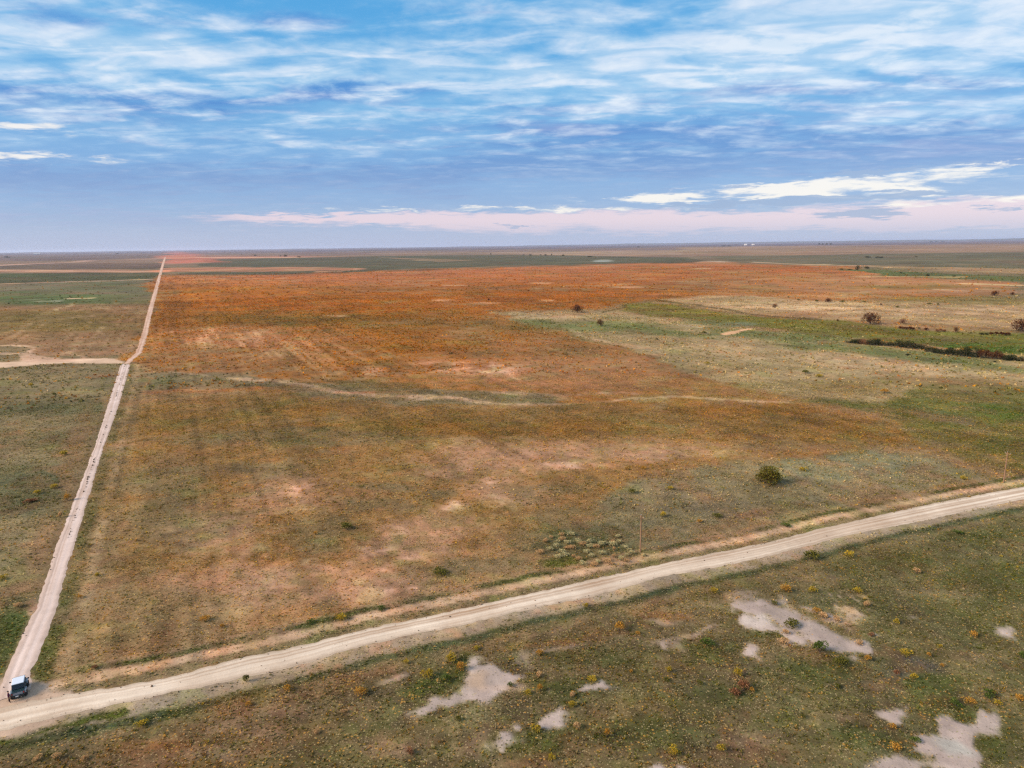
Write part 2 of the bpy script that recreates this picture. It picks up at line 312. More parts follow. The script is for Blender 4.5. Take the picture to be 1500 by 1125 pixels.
    P(s.line([(960, 440), (1010, 446), (1080, 456), (1140, 464), (1200, 468)], 2, 1.8) * .85, (88, 72, 38)); P(s.line([(925, 448), (890, 458)], 2, 1.6) * .8, (104, 86, 42)); P(s.line([(1040, 458), (1090, 461), (1110, 456)], 1, 1), (176, 134, 90))
    P(s.line([(1055, 488), (1080, 486), (1098, 482)], 3.4, 1.4), (208, 160, 122), bare=1., straw=0, grn=0, org=0); P(s.line([(985, 474), (1015, 478)], 2.6, 2), (190, 166, 140))
    P(s.ell(1080, 474, 30, 3, .5) * .7, (128, 132, 110)); P(s.line([(750, 470), (800, 478), (900, 506), (1010, 545)], 1.4, 2.5) * .6, (112, 100, 54)); P(s.line([(830, 484), (940, 511), (1030, 535), (1090, 545)], 1.5, 2.5) * .5, (206, 178, 146))
    # ---- below the road: near scrub
    below = s.poly([(-500, 1290), (-300, 1135), (0, 1088), (200, 1045), (420, 1000), (680, 935), (880, 892), (1060, 848), (1300, 795), (1500, 750), (1800, 700), (2600, 800), (2600, 1700), (-500, 1700)], 8, 1.0)
    P(below, (122, 104, 78), org=.3, grn=.42, straw=.55)
    P(below * sstep(620, 300, x + (y - 1000) * .3), (124, 100, 74), org=.6, grn=.35, straw=.4)
    P(below * sstep(1050, 1250, x), (114, 106, 76), org=.2, grn=.55, straw=.5)
    P(below * s.ell(130, 1080, 150, 22, .5, -12) * .6, (100, 92, 68), org=.2, grn=.4, straw=.4)
    for q in [(430, 1040, 90, 14, -8), (520, 985, 120, 8, -10), (340, 1075, 60, 9, 0), (560, 1100, 50, 12, 0), (290, 1105, 60, 12, 0), (700, 1090, 60, 14, -30), (850, 895, 120, 7, -12), (1000, 885, 60, 8, -8), (1240, 790, 90, 7, -12), (1370, 800, 60, 8, -8), (1080, 1085, 60, 10, 0), (1320, 1005, 60, 8, 10), (1390, 870, 60, 8, 5), (1230, 1060, 60, 10, 0), (1000, 1010, 60, 12, 0), (820, 920, 60, 5, -8), (1210, 850, 60, 6, 0)]:
        P(below * s.ell(*q[:4], .5, q[4]) * .55, (142, 116, 98), grn=.15, straw=.25, org=.2)
    for q in [(650, 1000, 40, 14, -30), (860, 1010, 60, 20, 0), (1040, 955, 60, 14, 10), (1300, 890, 60, 20, 10), (1380, 1030, 60, 24, 20), (1460, 860, 80, 30, 0), (1150, 930, 40, 12, 0), (940, 1080, 120, 20, 0), (1200, 985, 60, 14, 0), (1320, 820, 50, 14, 0), (1470, 1090, 50, 26, 0), (1410, 795, 60, 12, -10), (1060, 1020, 60, 14, 0), (780, 1085, 50, 18, 0), (1230, 800, 50, 7, -10), (1380, 1000, 50, 12, 0), (680, 985, 16, 26, 20), (860, 960, 70, 14, 0), (1270, 1085, 60, 14, 0), (640, 1005, 50, 10, -20)]:
        P(below * s.ell(*q[:4], .6, q[4]) * .7, (84, 90, 50), grn=1., straw=.3, org=.25)
    for q in [(1390, 880, 60, 16, 0), (1450, 960, 40, 16, 0), (860, 870, 0.1, .1, 0), (960, 890, 90, 10, -8), (1280, 1100, 50, 14, 0), (690, 1060, 60, 24, -20), (930, 1030, 70, 18, 0), (1010, 1075, 40, 18, 0), (460, 1030, 60, 10, 0), (1180, 1030, 70, 20, 0)]:
        P(below * s.ell(*q[:4], .6, q[4]) * .45, (132, 126, 90), grn=.5, straw=.9)
    for q in [(450, 1000, 110, 14, -12), (380, 1030, 90, 14, -10), (230, 1095, 60, 12, 0), (730, 935, 60, 6, -10), (960, 895, 50, 8, 0), (820, 940, 90, 6, -8)]:
        P(below * s.ell(*q[:4], .6, q[4]) * .6, (150, 106, 74), org=.9, straw=.4)
    # bare alkali patches
    bp = [[(600, 1048), (630, 1028), (680, 1012), (692, 990), (690, 972), (720, 962), (735, 975), (758, 992), (742, 1010), (715, 1024), (690, 1030), (650, 1046), (620, 1056)],
          [(1090, 880), (1150, 878), (1165, 888), (1200, 897), (1230, 915), (1262, 935), (1290, 930), (1270, 946), (1240, 960), (1215, 954), (1188, 948), (1156, 952), (1168, 930), (1140, 925), (1104, 922), (1098, 905), (1125, 900)],
          [(1368, 1040), (1382, 1038), (1395, 1052), (1410, 1050), (1435, 1036), (1465, 1046), (1452, 1052), (1462, 1074), (1430, 1072), (1424, 1095), (1440, 1125), (1440, 1150), (1395, 1140), (1370, 1112), (1332, 1096), (1345, 1078), (1373, 1077), (1362, 1060)],
          [(830, 1006), (850, 1004), (892, 998), (905, 1016), (885, 1022), (850, 1016)], [(795, 1062), (818, 1040), (838, 1045), (830, 1066), (805, 1070)],
          [(790, 1018), (800, 1017), (806, 1030), (796, 1032)], [(705, 1105), (730, 1080), (760, 1068), (752, 1084), (725, 1100), (715, 1120)],
          [(1262, 1045), (1290, 1038), (1315, 1040), (1334, 1056), (1310, 1057), (1285, 1048)], [(1340, 905), (1362, 896), (1380, 908), (1352, 912)],
          [(945, 1122), (970, 1116), (1005, 1124), (1010, 1150), (940, 1150)], [(1285, 1118), (1320, 1106), (1350, 1118), (1370, 1150), (1270, 1150)],
          [(1465, 936), (1490, 934), (1500, 942), (1470, 944)], [(735, 1078), (760, 1070), (770, 1076), (750, 1085)], [(980, 935), (1000, 940), (1002, 960), (985, 950)], [(1095, 957), (1118, 955), (1112, 968), (1100, 966)]]
    for i, q in enumerate(bp):
        m = below * s.poly(q, 11 if i in (2, 3) else 14, 1.3); m = sstep(.22, .95, m + (.65 * s.t5 + .4 * s.t3) * (1 - np.abs(2 * m - 1) ** 6))
        P(m, (172, 153, 144), org=.03, grn=.08, straw=.05, bare=1.)
        P(m * sstep(0, .8, t2) * .5, (172, 150, 142)); P(m * sstep(.1, .9, t) * .4, (190, 172, 162))
    P(below * s.line([(1175, 888), (1205, 905), (1235, 925), (1262, 932)], 5, 6, 1.2) * .95, (128, 106, 76), org=.5, grn=.5, straw=.6, bare=0)
    P(below * s.line([(1136, 902), (1150, 912), (1160, 922)], 4, 6, 1.2) * .8, (130, 122, 92), grn=.5, straw=.6, bare=0)
    P(below * s.line([(1172, 918), (1190, 934)], 3, 6, 1.2) * .6, (128, 112, 94), grn=.4, straw=.5, bare=0)
    P(below * s.ell(1395, 1095, 32, 10, .5, 20) * .7, (176, 172, 164)); P(below * s.ell(1125, 908, 22, 10) * .9, (198, 180, 170), bare=1)
    P(below * s.ell(705, 1000, 14, 12) * .6, (192, 160, 132))
    P(below * s.poly([(1195, 862), (1290, 872), (1310, 900), (1250, 915), (1220, 890)], 9, 1.3) * sstep(-.1, .5, t) * .85, (176, 154, 140), org=.1, grn=.15, straw=.1)
    for q in [(820, 950, 50, 5, -12), (770, 965, 14, 12, 20), (1010, 928, 50, 4, -15), (1020, 1000, 1, 1, 0), (1160, 945, 16, 6, 0), (645, 945, 1, 1, 0), (750, 1010, 20, 5, 0), (590, 993, 30, 4, -15), (960, 905, 24, 5, 0), (990, 945, 20, 8, 30), (1085, 872, 26, 8, 0)]:
        P(below * s.ell(*q[:4], .6, q[4]) * .7, (170, 146, 132), grn=.05, straw=.1, org=.05)
    P(below * s.ell(1340, 965, 34, 9, .5, 15) * .7, (88, 82, 80), grn=.2); P(below * s.ell(1312, 982, 26, 8) * .5, (96, 88, 82)); P(below * s.ell(1430, 960, 40, 12) * .5, (150, 120, 96), grn=.3)
    # ---- verges of the main road, by metres from its centre line
    d, sd = pdist(X, Y, RC); d = d * sd + .35 * vn(X, Y, 3, 71) + .25 * vn(X, Y, 1.1, 72)      # + = far side
    near = (s.r < 330).astype(float)
    wid = 2.6
    def band(a, b, soft=.4): return near * sstep(a - soft, a + soft, d) * sstep(b + soft, b - soft, d)
    P(band(1.5, 9.5) * .95, (160, 128, 104), grn=.3, straw=.35, org=.2)
    P(band(2.2, 4.4) * .8, (136, 120, 90), grn=.6, straw=.5, org=.05)
    P(band(4.7, 6.9, .3) * sstep(-.9, .1, t2 + .5) * .95, (194, 160, 134), grn=.05, straw=.35, org=.08)
    P(band(7.3, 8.9) * sstep(-.35, .2, fbm(X, Y, 14, 77) + .15), (90, 88, 54), grn=.95, straw=.2, org=.05)
    P(band(-5.6, -1.5), (166, 146, 128), grn=.2, straw=.3, org=.0)
    P(band(-5.8, -3.6, .5) * sstep(-.4, .3, t) * .7, (140, 122, 104), grn=.3)
    al = fbm(X, Y, 18, 79)
    P(band(-7.8, -5.6, .5) * sstep(-.6, .1, al + .15), (96, 98, 68), grn=.9, straw=.35, org=.05)
    P(band(-7.0, -6.1, .25) * (.45 + .45 * sstep(-.2, .35, al)), (70, 80, 62), grn=.9)
    P(band(-9.5, -7.6, .6) * .5, (132, 112, 88), grn=.2, straw=.3)
    P(near * s.poly([(-40, 1092), (0, 1078), (190, 1030), (195, 1036), (60, 1068), (0, 1086)], 3, 1.), (88, 94, 40), grn=1.)
    # junction
    P(s.poly([(-60, 1090), (0, 980), (30, 990), (48, 1005), (60, 1022), (110, 1012), (100, 1046), (0, 1072)], 4, 1.), (184, 156, 136), grn=0, straw=.05, org=0, bare=1)
    # track verges
    d, sd = pdist(X, Y, TC); d = d * sd; nearT = (s.r < 460) & (s.y0 > 533)
    nearT = nearT.astype(float) * sstep(1005, 985, s.y0)
    def band2(a, b, soft=.4): return nearT * sstep(a - soft, a + soft, d) * sstep(b + soft, b - soft, d)
    P(band2(-9.5, -1.6, .8) * .6, (142, 118, 88), grn=.2, straw=.5, org=.25)
    P(band2(-7.0, -5.0, .5) * .6 * sstep(-.4, .3, fbm(X, Y, 20, 81) + .1), (176, 148, 118), grn=.05, straw=.8, org=.1)
    P(band2(-4.2, -1.6, .6) * sstep(-.35, .4, fbm(X, Y, 12, 78) + .12) * (.45 + .55 * sstep(700, 860, s.y0)), (98, 98, 58), grn=.95, straw=.25, org=.2)
    P(band2(1.6, 3.4, .5) * .9, (128, 106, 82), grn=.2, straw=.2)
    P(band2(2.0, 7, .5) * sstep(880, 905, s.y0), (86, 94, 54), grn=.95, straw=.1, org=.1)
    P(nearT * s.line([(25, 905), (40, 898), (52, 893)], 4, 4, 1.3), (166, 134, 116), grn=0)
    # sand road to the left of the crossing
    P(s.poly([(-400, 532), (0, 532), (60, 526), (110, 526), (188, 527), (190, 533), (110, 532), (0, 540), (-400, 542)], 1.6), (212, 178, 152), grn=0, org=0, straw=0, bare=1)
    P(s.poly([(46, 522), (52, 510), (60, 517), (100, 524), (110, 530), (60, 531), (44, 531)], 3) * .75, (204, 164, 140), grn=0, org=0, straw=0, bare=.8)
    P(s.line([(-400, 508), (0, 508), (48, 509)], 1.6, 1.2), (206, 172, 144)); P(s.line([(-400, 522), (0, 520), (44, 519)], 2.2, 1.6) * .8, (196, 164, 142)); P(s.line([(121, 525), (123, 516), (132, 509)], 1.4, 1.4, 1) * .8, (192, 156, 132))
    P(s.ell(198, 525, 12, 5), (196, 122, 50), org=.9); P(s.line([(188, 533), (205, 536), (215, 541)], 1.5, 1.2), (190, 152, 116))
    # far track surroundings
    P(s.line([(206, 517), (222, 462), (236, 408)], 3.5, 2, 1) * .8, (150, 100, 48), org=.5)
    P(s.poly([(243, 370), (262, 369), (300, 376), (330, 384), (244, 386)], 4) * .6, (206, 104, 84)); P(s.ell(237, 397, 16, 1.8, .5), (226, 146, 112))  # red patch: sunset glow by the far track, painted into the ground colour
    # mottling: every stand is a mix of dry straw, bare reddish dirt and green
    soft = (1 - np.clip(s.bare, 0, 1)); tot = s.m.sum(-1)
    nearw = sstep(2.2, 6, v)
    cc = s.c.copy(); lum = cc.mean(-1, keepdims=True)
    def tint(m, rgb, f):
        q = np.array(alb(*rgb)); q = q / q.mean() * lum * f; s.c += (m * soft * nearw)[..., None] * (q - s.c)
    tint(sstep(.15, .75, s.t3) * .5, (176, 150, 112), 1.3)
    tint(sstep(.15, .75, -s.t3) * .5, (114, 98, 68), .70)
    tint(sstep(.2, .8, s.t4) * .45 * np.clip(.35 + s.m[..., 1], 0, 1), (104, 110, 56), .85)
    tint(sstep(.2, .8, -s.t4) * .35, (168, 116, 90), 1.08)
    tint(sstep(.1, .7, s.t5) * .2 * s.m[..., 0], (196, 116, 50), 1.2)
    s.c *= (1 - .27 * np.clip(tot * .8, 0, 1) * soft * nearw)[..., None]
    lum = s.c.mean(-1, keepdims=True)
    tint(below * sstep(.1, .6, fbm(X, Y, 7, 601, 4) * 1.3) * .42, (94, 94, 52), .72)
    tint(below * sstep(.1, .6, fbm(X, Y, 9, 611, 4) * 1.3) * .5, (160, 138, 104), 1.25)
    # grain
    k = 1 + .30 * t + .12 * t2 + .12 * s.t5 + .05 * s.row * (v > 30) * (1 - below)
    k = np.where(s.bare > .7, 1 + .20 * t + .12 * t2 + .12 * s.t5, k)
    k = k + main * np.clip(.24 * s.row, -.3, .3)
    s.c *= np.clip(k, .5, 1.6)[..., None]
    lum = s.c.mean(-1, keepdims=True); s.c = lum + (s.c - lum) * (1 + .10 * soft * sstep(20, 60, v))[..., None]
    hue = vn(X, Y, np.maximum(4., 0) + 0, 500) * .05 * (1 - s.bare)
    s.c[..., 0] *= 1 + hue; s.c[..., 2] *= 1 - hue
    return np.clip(s.c, .01, .9), np.clip(s.m, 0, 1), s

# ------------------------------------------------------------------ mesh helpers
def mesh_np(name, V, Fc, cols=None, msk=None, k=4):
    me = bpy.data.meshes.new(name)
    me.vertices.add(len(V)); me.vertices.foreach_set('co', np.asarray(V, np.float32).ravel())
    n = len(Fc); me.loops.add(n * k); me.polygons.add(n)
    me.loops.foreach_set('vertex_index', np.asarray(Fc, np.int32).ravel())
    me.polygons.foreach_set('loop_start', np.arange(0, n * k, k, dtype=np.int32))
    me.update(calc_edges=True)
    def attr(nm, A, typ='FLOAT_COLOR'):
        a = me.color_attributes.new(nm, typ, 'POINT')
        B = np.ones((len(V), 4), np.float32); B[:, :3] = A
        a.data.foreach_set('color', B.ravel())
    if cols is not None: attr('Col', cols)
    if msk is not None: attr('Msk', msk)
    return me
def link(name, me, mat=None, parent=None):
    o = bpy.data.objects.new(name, me); COL.objects.link(o)
    if mat is not None and me is not None:
        me.materials.clear(); me.materials.append(mat)
    if parent is not None: o.parent = parent
    return o
def tag(o, label=None, cat=None, group=None, kind=None):
    if label: o['label'] = label
    if cat: o['category'] = cat
    if group: o['group'] = group
    if kind: o['kind'] = kind
    return o
def empty(name, loc=(0, 0, 0), rz=0):
    o = bpy.data.objects.new(name, None); COL.objects.link(o); o.location = loc; o.rotation_euler = (0, 0, rz); o.empty_display_size = .3
    return o

# ------------------------------------------------------------------ materials
def new_mat(name):
    m = bpy.data.materials.new(name); m.use_nodes = True; nt = m.node_tree; nt.nodes.clear()
    out = nt.nodes.new('ShaderNodeOutputMaterial'); b = nt.nodes.new('ShaderNodeBsdfPrincipled')
    nt.links.new(b.outputs[0], out.inputs[0]); b.inputs['Specular IOR Level'].default_value = .15; b.inputs['Roughness'].default_value = .9
    return m, nt, b
class N:
    def __init__(s, nt): s.nt = nt
    def __call__(s, t, **kw):
        n = s.nt.nodes.new(t)
        for k, v in kw.items(): setattr(n, k, v)
        return n
    def setin(s, sock, v):
        if isinstance(v, bpy.types.NodeSocket): s.nt.links.new(v, sock)
        elif hasattr(v, '__len__') and sock.type == 'RGBA' and len(v) == 3: sock.default_value = (*v, 1)
        else: sock.default_value = v
    def m(s, op, a, b=0, c=0):
        n = s('ShaderNodeMath', operation=op)
        for i, v in enumerate((a, b, c)): s.setin(n.inputs[i], v)
        return n.outputs[0]
    def mix(s, f, a, b, bt='MIX'):
        n = s('ShaderNodeMix', data_type='RGBA', blend_type=bt)
        s.setin(n.inputs['Factor'], f); s.setin(n.inputs[6], a); s.setin(n.inputs[7], b); return n.outputs[2]
    def ss(s, x, a, b):
        n = s('ShaderNodeMapRange', interpolation_type='SMOOTHSTEP')
        s.setin(n.inputs[0], x); n.inputs[1].default_value = a; n.inputs[2].default_value = b; return n.outputs[0]
    def noise(s, vec, scale, detail=4, rough=.55, dist=0, col=False):
        n = s('ShaderNodeTexNoise'); s.nt.links.new(vec, n.inputs['Vector']); n.inputs['Scale'].default_value = scale
        n.inputs['Detail'].default_value = detail; n.inputs['Roughness'].default_value = rough; n.inputs['Distortion'].default_value = dist
        return n.outputs['Color' if col else 'Fac']

def ground_mat():
    m, nt, b = new_mat('scrub_soil'); g = N(nt)
    geo = g('ShaderNodeNewGeometry').outputs['Position']
    col = g('ShaderNodeAttribute', attribute_name='Col').outputs['Color']
    msk = g('ShaderNodeAttribute', attribute_name='Msk').outputs['Color']
    sep = g('ShaderNodeSeparateColor'); nt.links.new(msk, sep.inputs[0]); o_, g_, s_ = sep.outputs
    n1 = g.noise(geo, 3.2, 6, .75); n2 = g.noise(geo, .45, 4, .6); n3 = g.noise(geo, .12, 4, .6)
    veg = g.m('MINIMUM', 1, g.m('ADD', g.m('MULTIPLY', o_, .6), g.m('ADD', g_, s_)))
    amp = g.m('MULTIPLY_ADD', veg, .95, .26)
    k = g.m('ADD', 1, g.m('MULTIPLY', amp, g.m('ADD', g.m('MULTIPLY_ADD', n1, 1.5, -.75), g.m('MULTIPLY_ADD', n2, 1.3, -.65))))
    kk = g('ShaderNodeCombineColor'); [nt.links.new(k, kk.inputs[i]) for i in range(3)]
    c = g.mix(1., col, kk.outputs[0], 'MULTIPLY')
    def flecks(c, mask, scale, seed, colour, lo, gain):
        v = g('ShaderNodeTexVoronoi'); mp = g('ShaderNodeMapping'); mp.inputs['Location'].default_value = (seed * 13.7, seed * 5.1, 0)
        nt.links.new(geo, mp.inputs[0]); nt.links.new(mp.outputs[0], v.inputs['Vector']); v.inputs['Scale'].default_value = scale
        sc = g('ShaderNodeSeparateColor'); nt.links.new(v.outputs['Color'], sc.inputs[0])
        on = g.m('LESS_THAN', sc.outputs[0], g.m('MULTIPLY', mask, gain))
        sh = g.ss(g.m('ADD', v.outputs['Distance'], g.m('MULTIPLY', n1, .3)), .62, .32)
        return g.mix(g.m('MULTIPLY', g.m('MULTIPLY', on, sh), lo), c, colour)
    ca = g.ss(n2, .40, .66); cb = g.ss(n3, .42, .62); cc_ = g.ss(n2, .60, .38); M = lambda p, q: g.m('MULTIPLY', p, q)
    c = flecks(c, M(g_, ca), 2.4, 1, alb(74, 82, 40), .75, 1.1)
    c = flecks(c, g.m('ADD', M(s_, .6), .22), 3.1, 4, alb(88, 70, 52), .5, .5)
    c = flecks(c, M(g_, cb), 2.7, 6, alb(138, 136, 70), .6, .7)
    c = flecks(c, g.m('ADD', M(s_, cc_), .08), 3.6, 2, alb(196, 172, 130), .6, .75)
    c = flecks(c, M(s_, ca), 2.1, 5, alb(182, 156, 114), .45, .5)
    c = flecks(c, M(o_, cb), 2.3, 3, alb(204, 150, 74), .7, .8)
    nt.links.new(c, b.inputs['Base Color'])
    bp = g('ShaderNodeBump'); bp.inputs['Strength'].default_value = .5; bp.inputs['Distance'].default_value = .25
    nt.links.new(g.m('MULTIPLY', g.m('ADD', n1, n2), amp), bp.inputs['Height']); nt.links.new(bp.outputs[0], b.inputs['Normal'])
    b.inputs['Specular IOR Level'].default_value = .05
    return m
def attr_mat(name, rough=.9, bump=0, vary=.0, scale=3, spec=.1):
    m, nt, b = new_mat(name); g = N(nt)
    col = g('ShaderNodeAttribute', attribute_name='Col').outputs['Color']
    if vary or bump:
        geo = g('ShaderNodeNewGeometry').outputs['Position']; n = g.noise(geo, scale, 5, .65)
        k = g.m('MULTIPLY_ADD', n, vary * 2, 1 - vary); kk = g('ShaderNodeCombineColor'); [nt.links.new(k, kk.inputs[i]) for i in range(3)]
        col = g.mix(1., col, kk.outputs[0], 'MULTIPLY')
        if bump:
            bp = g('ShaderNodeBump'); bp.inputs['Strength'].default_value = bump; bp.inputs['Distance'].default_value = .08
            nt.links.new(n, bp.inputs['Height']); nt.links.new(bp.outputs[0], b.inputs['Normal'])
    nt.links.new(col, b.inputs['Base Color']); b.inputs['Roughness'].default_value = rough; b.inputs['Specular IOR Level'].default_value = spec
    return m
def flat_mat(name, col, rough=.5, metal=0, spec=.5, vary=.12, scale=4, coat=0):
    m, nt, b = new_mat(name); g = N(nt)
    tc = g('ShaderNodeTexCoord').outputs['Object']; n = g.noise(tc, scale, 4, .6)
    k = g.m('MULTIPLY_ADD', n, vary * 2, 1 - vary); kk = g('ShaderNodeCombineColor'); [nt.links.new(k, kk.inputs[i]) for i in range(3)]
    nt.links.new(g.mix(1., col, kk.outputs[0], 'MULTIPLY'), b.inputs['Base Color'])
    b.inputs['Roughness'].default_value = rough; b.inputs['Metallic'].default_value = metal; b.inputs['Specular IOR Level'].default_value = spec; b.inputs['Coat Weight'].default_value = coat
    return m
def plant_mat():
    m = bpy.data.materials.new('plant'); m.use_nodes = True; nt = m.node_tree; nt.nodes.clear(); g = N(nt)
    out = g('ShaderNodeOutputMaterial'); col = g('ShaderNodeAttribute', attribute_name='Col').outputs['Color']
    d = g('ShaderNodeBsdfDiffuse'); t = g('ShaderNodeBsdfTranslucent'); mx = g('ShaderNodeMixShader'); mx.inputs[0].default_value = .38
    nt.links.new(col, d.inputs[0]); nt.links.new(col, t.inputs[0]); nt.links.new(d.outputs[0], mx.inputs[1]); nt.links.new(t.outputs[0], mx.inputs[2]); nt.links.new(mx.outputs[0], out.inputs[0])
    return m
M_ground = ground_mat(); M_plant = plant_mat(); M_road = attr_mat('dirt', .95, .5, .10, 3.0)
M_bark = flat_mat('bark', (.10, .07, .05), .9, spec=.1)

# ------------------------------------------------------------------ ground sheet (fan, finer towards the viewer)
def build_ground():
    th = np.concatenate([np.linspace(-180, -47, 30)[:-1], np.linspace(-47, 47, 400), np.linspace(47, 180, 30)[1:-1]])
    th = np.radians(th); r = np.exp(np.linspace(math.log(45), math.log(42000), 1000)); r = np.r_[[12, 30], r]
    nt_, nr = len(th), len(r)
    Rg, Tg = np.meshgrid(r, th, indexing='ij'); X = Rg * np.sin(Tg); Y = Rg * np.cos(Tg)
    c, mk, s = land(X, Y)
    V = np.c_[X.ravel(), Y.ravel(), np.zeros(X.size)]
    i = np.arange(nr - 1)[:, None]; j = np.arange(nt_)[None, :]; j2 = (j + 1) % nt_
    a = i * nt_ + j; b = i * nt_ + j2; Fc = np.stack([a, b, b + nt_, a + nt_], -1).reshape(-1, 4)[:, ::-1]
    V = np.r_[V, [[0, 0, 0]]]; cc = np.r_[c.reshape(-1, 3), [alb(110, 100, 76)]]; mm = np.r_[mk.reshape(-1, 3), [[.1, .5, .3]]]
    # centre: close with degenerate-free fan of quads (repeat the centre through a tiny ring)
    ring = np.c_[.5 * np.sin(th), .5 * np.cos(th), np.zeros(nt_)]; base = len(V); V = np.r_[V, ring]
    cc = np.r_[cc, np.tile(cc[-1], (nt_, 1))]; mm = np.r_[mm, np.tile(mm[-1], (nt_, 1))]
    jj = np.arange(nt_); F2 = np.stack([base + jj, base + (jj + 1) % nt_, (jj + 1) % nt_, jj], -1)[:, ::-1]
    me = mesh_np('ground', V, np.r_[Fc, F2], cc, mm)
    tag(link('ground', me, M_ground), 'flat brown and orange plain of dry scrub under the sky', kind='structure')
build_ground()

# ------------------------------------------------------------------ roads
def strip(name, A, B, z, cols_fn, nu=14, step=.35, rag=.3, label=''):
    n = int(np.linalg.norm(np.diff((A + B) / 2, axis=0), axis=1).sum() / step)
    a, b = two(A, B, n)
    t = np.linspace(0, 1, nu)[None, :]; P = a[:, None, :] * (1 - t[..., None]) + b[:, None, :] * t[..., None]
    dirn = (b - a); wd = np.linalg.norm(dirn, axis=1)[:, None]; dirn = dirn / wd
    e0 = rag * (vn(a[:, 0], a[:, 1], 1.0, 21) + .8 * vn(a[:, 0], a[:, 1], 4.0, 22)); e1 = rag * (vn(b[:, 0], b[:, 1], 1.0, 23) + .8 * vn(b[:, 0], b[:, 1], 4., 24))
    off = e0[:, None] * (1 - t) ** 3 + e1[:, None] * t ** 3
    P = P + off[..., None] * dirn[:, None, :]
    zz = z + .06 * (1 - (2 * t - 1) ** 4) - .03 * np.exp(-((t - .3) / .07) ** 2) - .03 * np.exp(-((t - .7) / .07) ** 2) + 0 * P[..., 0]
    s = np.arange(n)[:, None] * step + 0 * t
    c = cols_fn(P[..., 0], P[..., 1], t + 0 * s, s)
    i = np.arange(n - 1)[:, None]; j = np.arange(nu - 1)[None, :]; q = i * nu + j
    Fc = np.stack([q, q + 1, q + nu + 1, q + nu], -1).reshape(-1, 4)
    V = np.stack([P[..., 0], P[..., 1], zz], -1).reshape(-1, 3)
    nrm = np.cross(V[Fc[0, 1]] - V[Fc[0, 0]], V[Fc[0, 2]] - V[Fc[0, 0]])
    if nrm[2] < 0: Fc = Fc[:, ::-1]
    me = mesh_np(name, V, Fc, c.reshape(-1, 3)); o = link(name, me, M_road)
    tag(o, label, kind='structure'); return o
def road_cols(pale, dark, edge):
    pale, dark, edge = alb(*pale), alb(*dark), alb(*edge)
    def f(X, Y, t, s):
        c = np.zeros(X.shape + (3,)); c[:] = pale
        st = vn(t * 11, s * .012, .9, 31) * .6 + vn(t * 25, s * .02, .9, 32) * .4
        c += (np.clip(1.1 * st + .3 * vn(X, Y, 5, 33), -.8, 1.1))[..., None] * (pale - dark) * -1.2
        e = sstep(.30, .5, np.abs(t - .5) + .06 * vn(X, Y, 1.5, 34) + .04 * vn(X, Y, .5, 35))
        c += (e * .75)[..., None] * (edge - c)
        c *= (1 + .06 * vn(X, Y, .8, 36) + .05 * vn(X, Y, 12, 37))[..., None]
        return c
    return f
strip('dirt_road', RU, RL, .012, road_cols((208, 186, 167), (172, 142, 118), (178, 156, 136)), 18, .3, .26, 'pale dirt road running across the plain in the foreground')
def track_cols(X, Y, t, s):
    c = road_cols((206, 182, 172), (180, 154, 140), (186, 160, 146))(X, Y, t, s)
    return c
cut = 8
strip('dirt_track', TL[1:], TRr[1:], .006, track_cols, 14, .35, .16, 'pale dirt track running from the road towards the horizon')
tc = W(T2_C); dv = np.gradient(tc, axis=0); dv /= np.linalg.norm(dv, axis=1)[:, None]; pr = np.c_[-dv[:, 1], dv[:, 0]]
hw = np.array([1.4, 1.7, 1.9, 2.2, 2.6, 3.0, 3.6, 5, 6])[:, None]
strip('farm_track', tc + pr * hw, tc - pr * hw, .02, lambda X, Y, t, s: road_cols((204, 168, 148), (180, 140, 116), (184, 138, 108))(X, Y, t, s), 6, 2.2, .5, 'narrow pinkish farm track beyond the crossing')

# ------------------------------------------------------------------ low vegetation: tufts as stuff
def tufts(name, pts, size, hgt, cols, K, spread, label, wid=.22):
    n = len(pts)
    az = rng.random((n, K)) * 2 * PI; rad = spread * (.25 + .75 * rng.random((n, K)))
    s = size[:, None]; h = hgt[:, None] * (.55 + .45 * rng.random((n, K)))
    bx = pts[:, 0, None] + .45 * rad * s * np.cos(az); by = pts[:, 1, None] + .45 * rad * s * np.sin(az)
    tx = pts[:, 0, None] + rad * s * np.cos(az) * 1.1; ty = pts[:, 1, None] + rad * s * np.sin(az) * 1.1
    pa = az + PI / 2 + rng.normal(0, .7, (n, K)); w = wid * s * (.6 + .8 * rng.random((n, K)))
    V = np.empty((n, K, 3, 3), np.float32)
    V[..., 0, 0] = bx + w * np.cos(pa); V[..., 0, 1] = by + w * np.sin(pa); V[..., 0, 2] = .0
    V[..., 1, 0] = bx - w * np.cos(pa); V[..., 1, 1] = by - w * np.sin(pa); V[..., 1, 2] = h * .25 * rng.random((n, K))
    V[..., 2, 0] = tx; V[..., 2, 1] = ty; V[..., 2, 2] = h
    C = np.repeat((cols[:, None, :] * (.75 + .5 * rng.random((n, K, 1))))[:, :, None, :], 3, axis=2)
    me = mesh_np(name, V.reshape(-1, 3), np.arange(n * K * 3).reshape(-1, 3), C.reshape(-1, 3), k=3)
    tag(link(name, me, M_plant), label, kind='stuff')

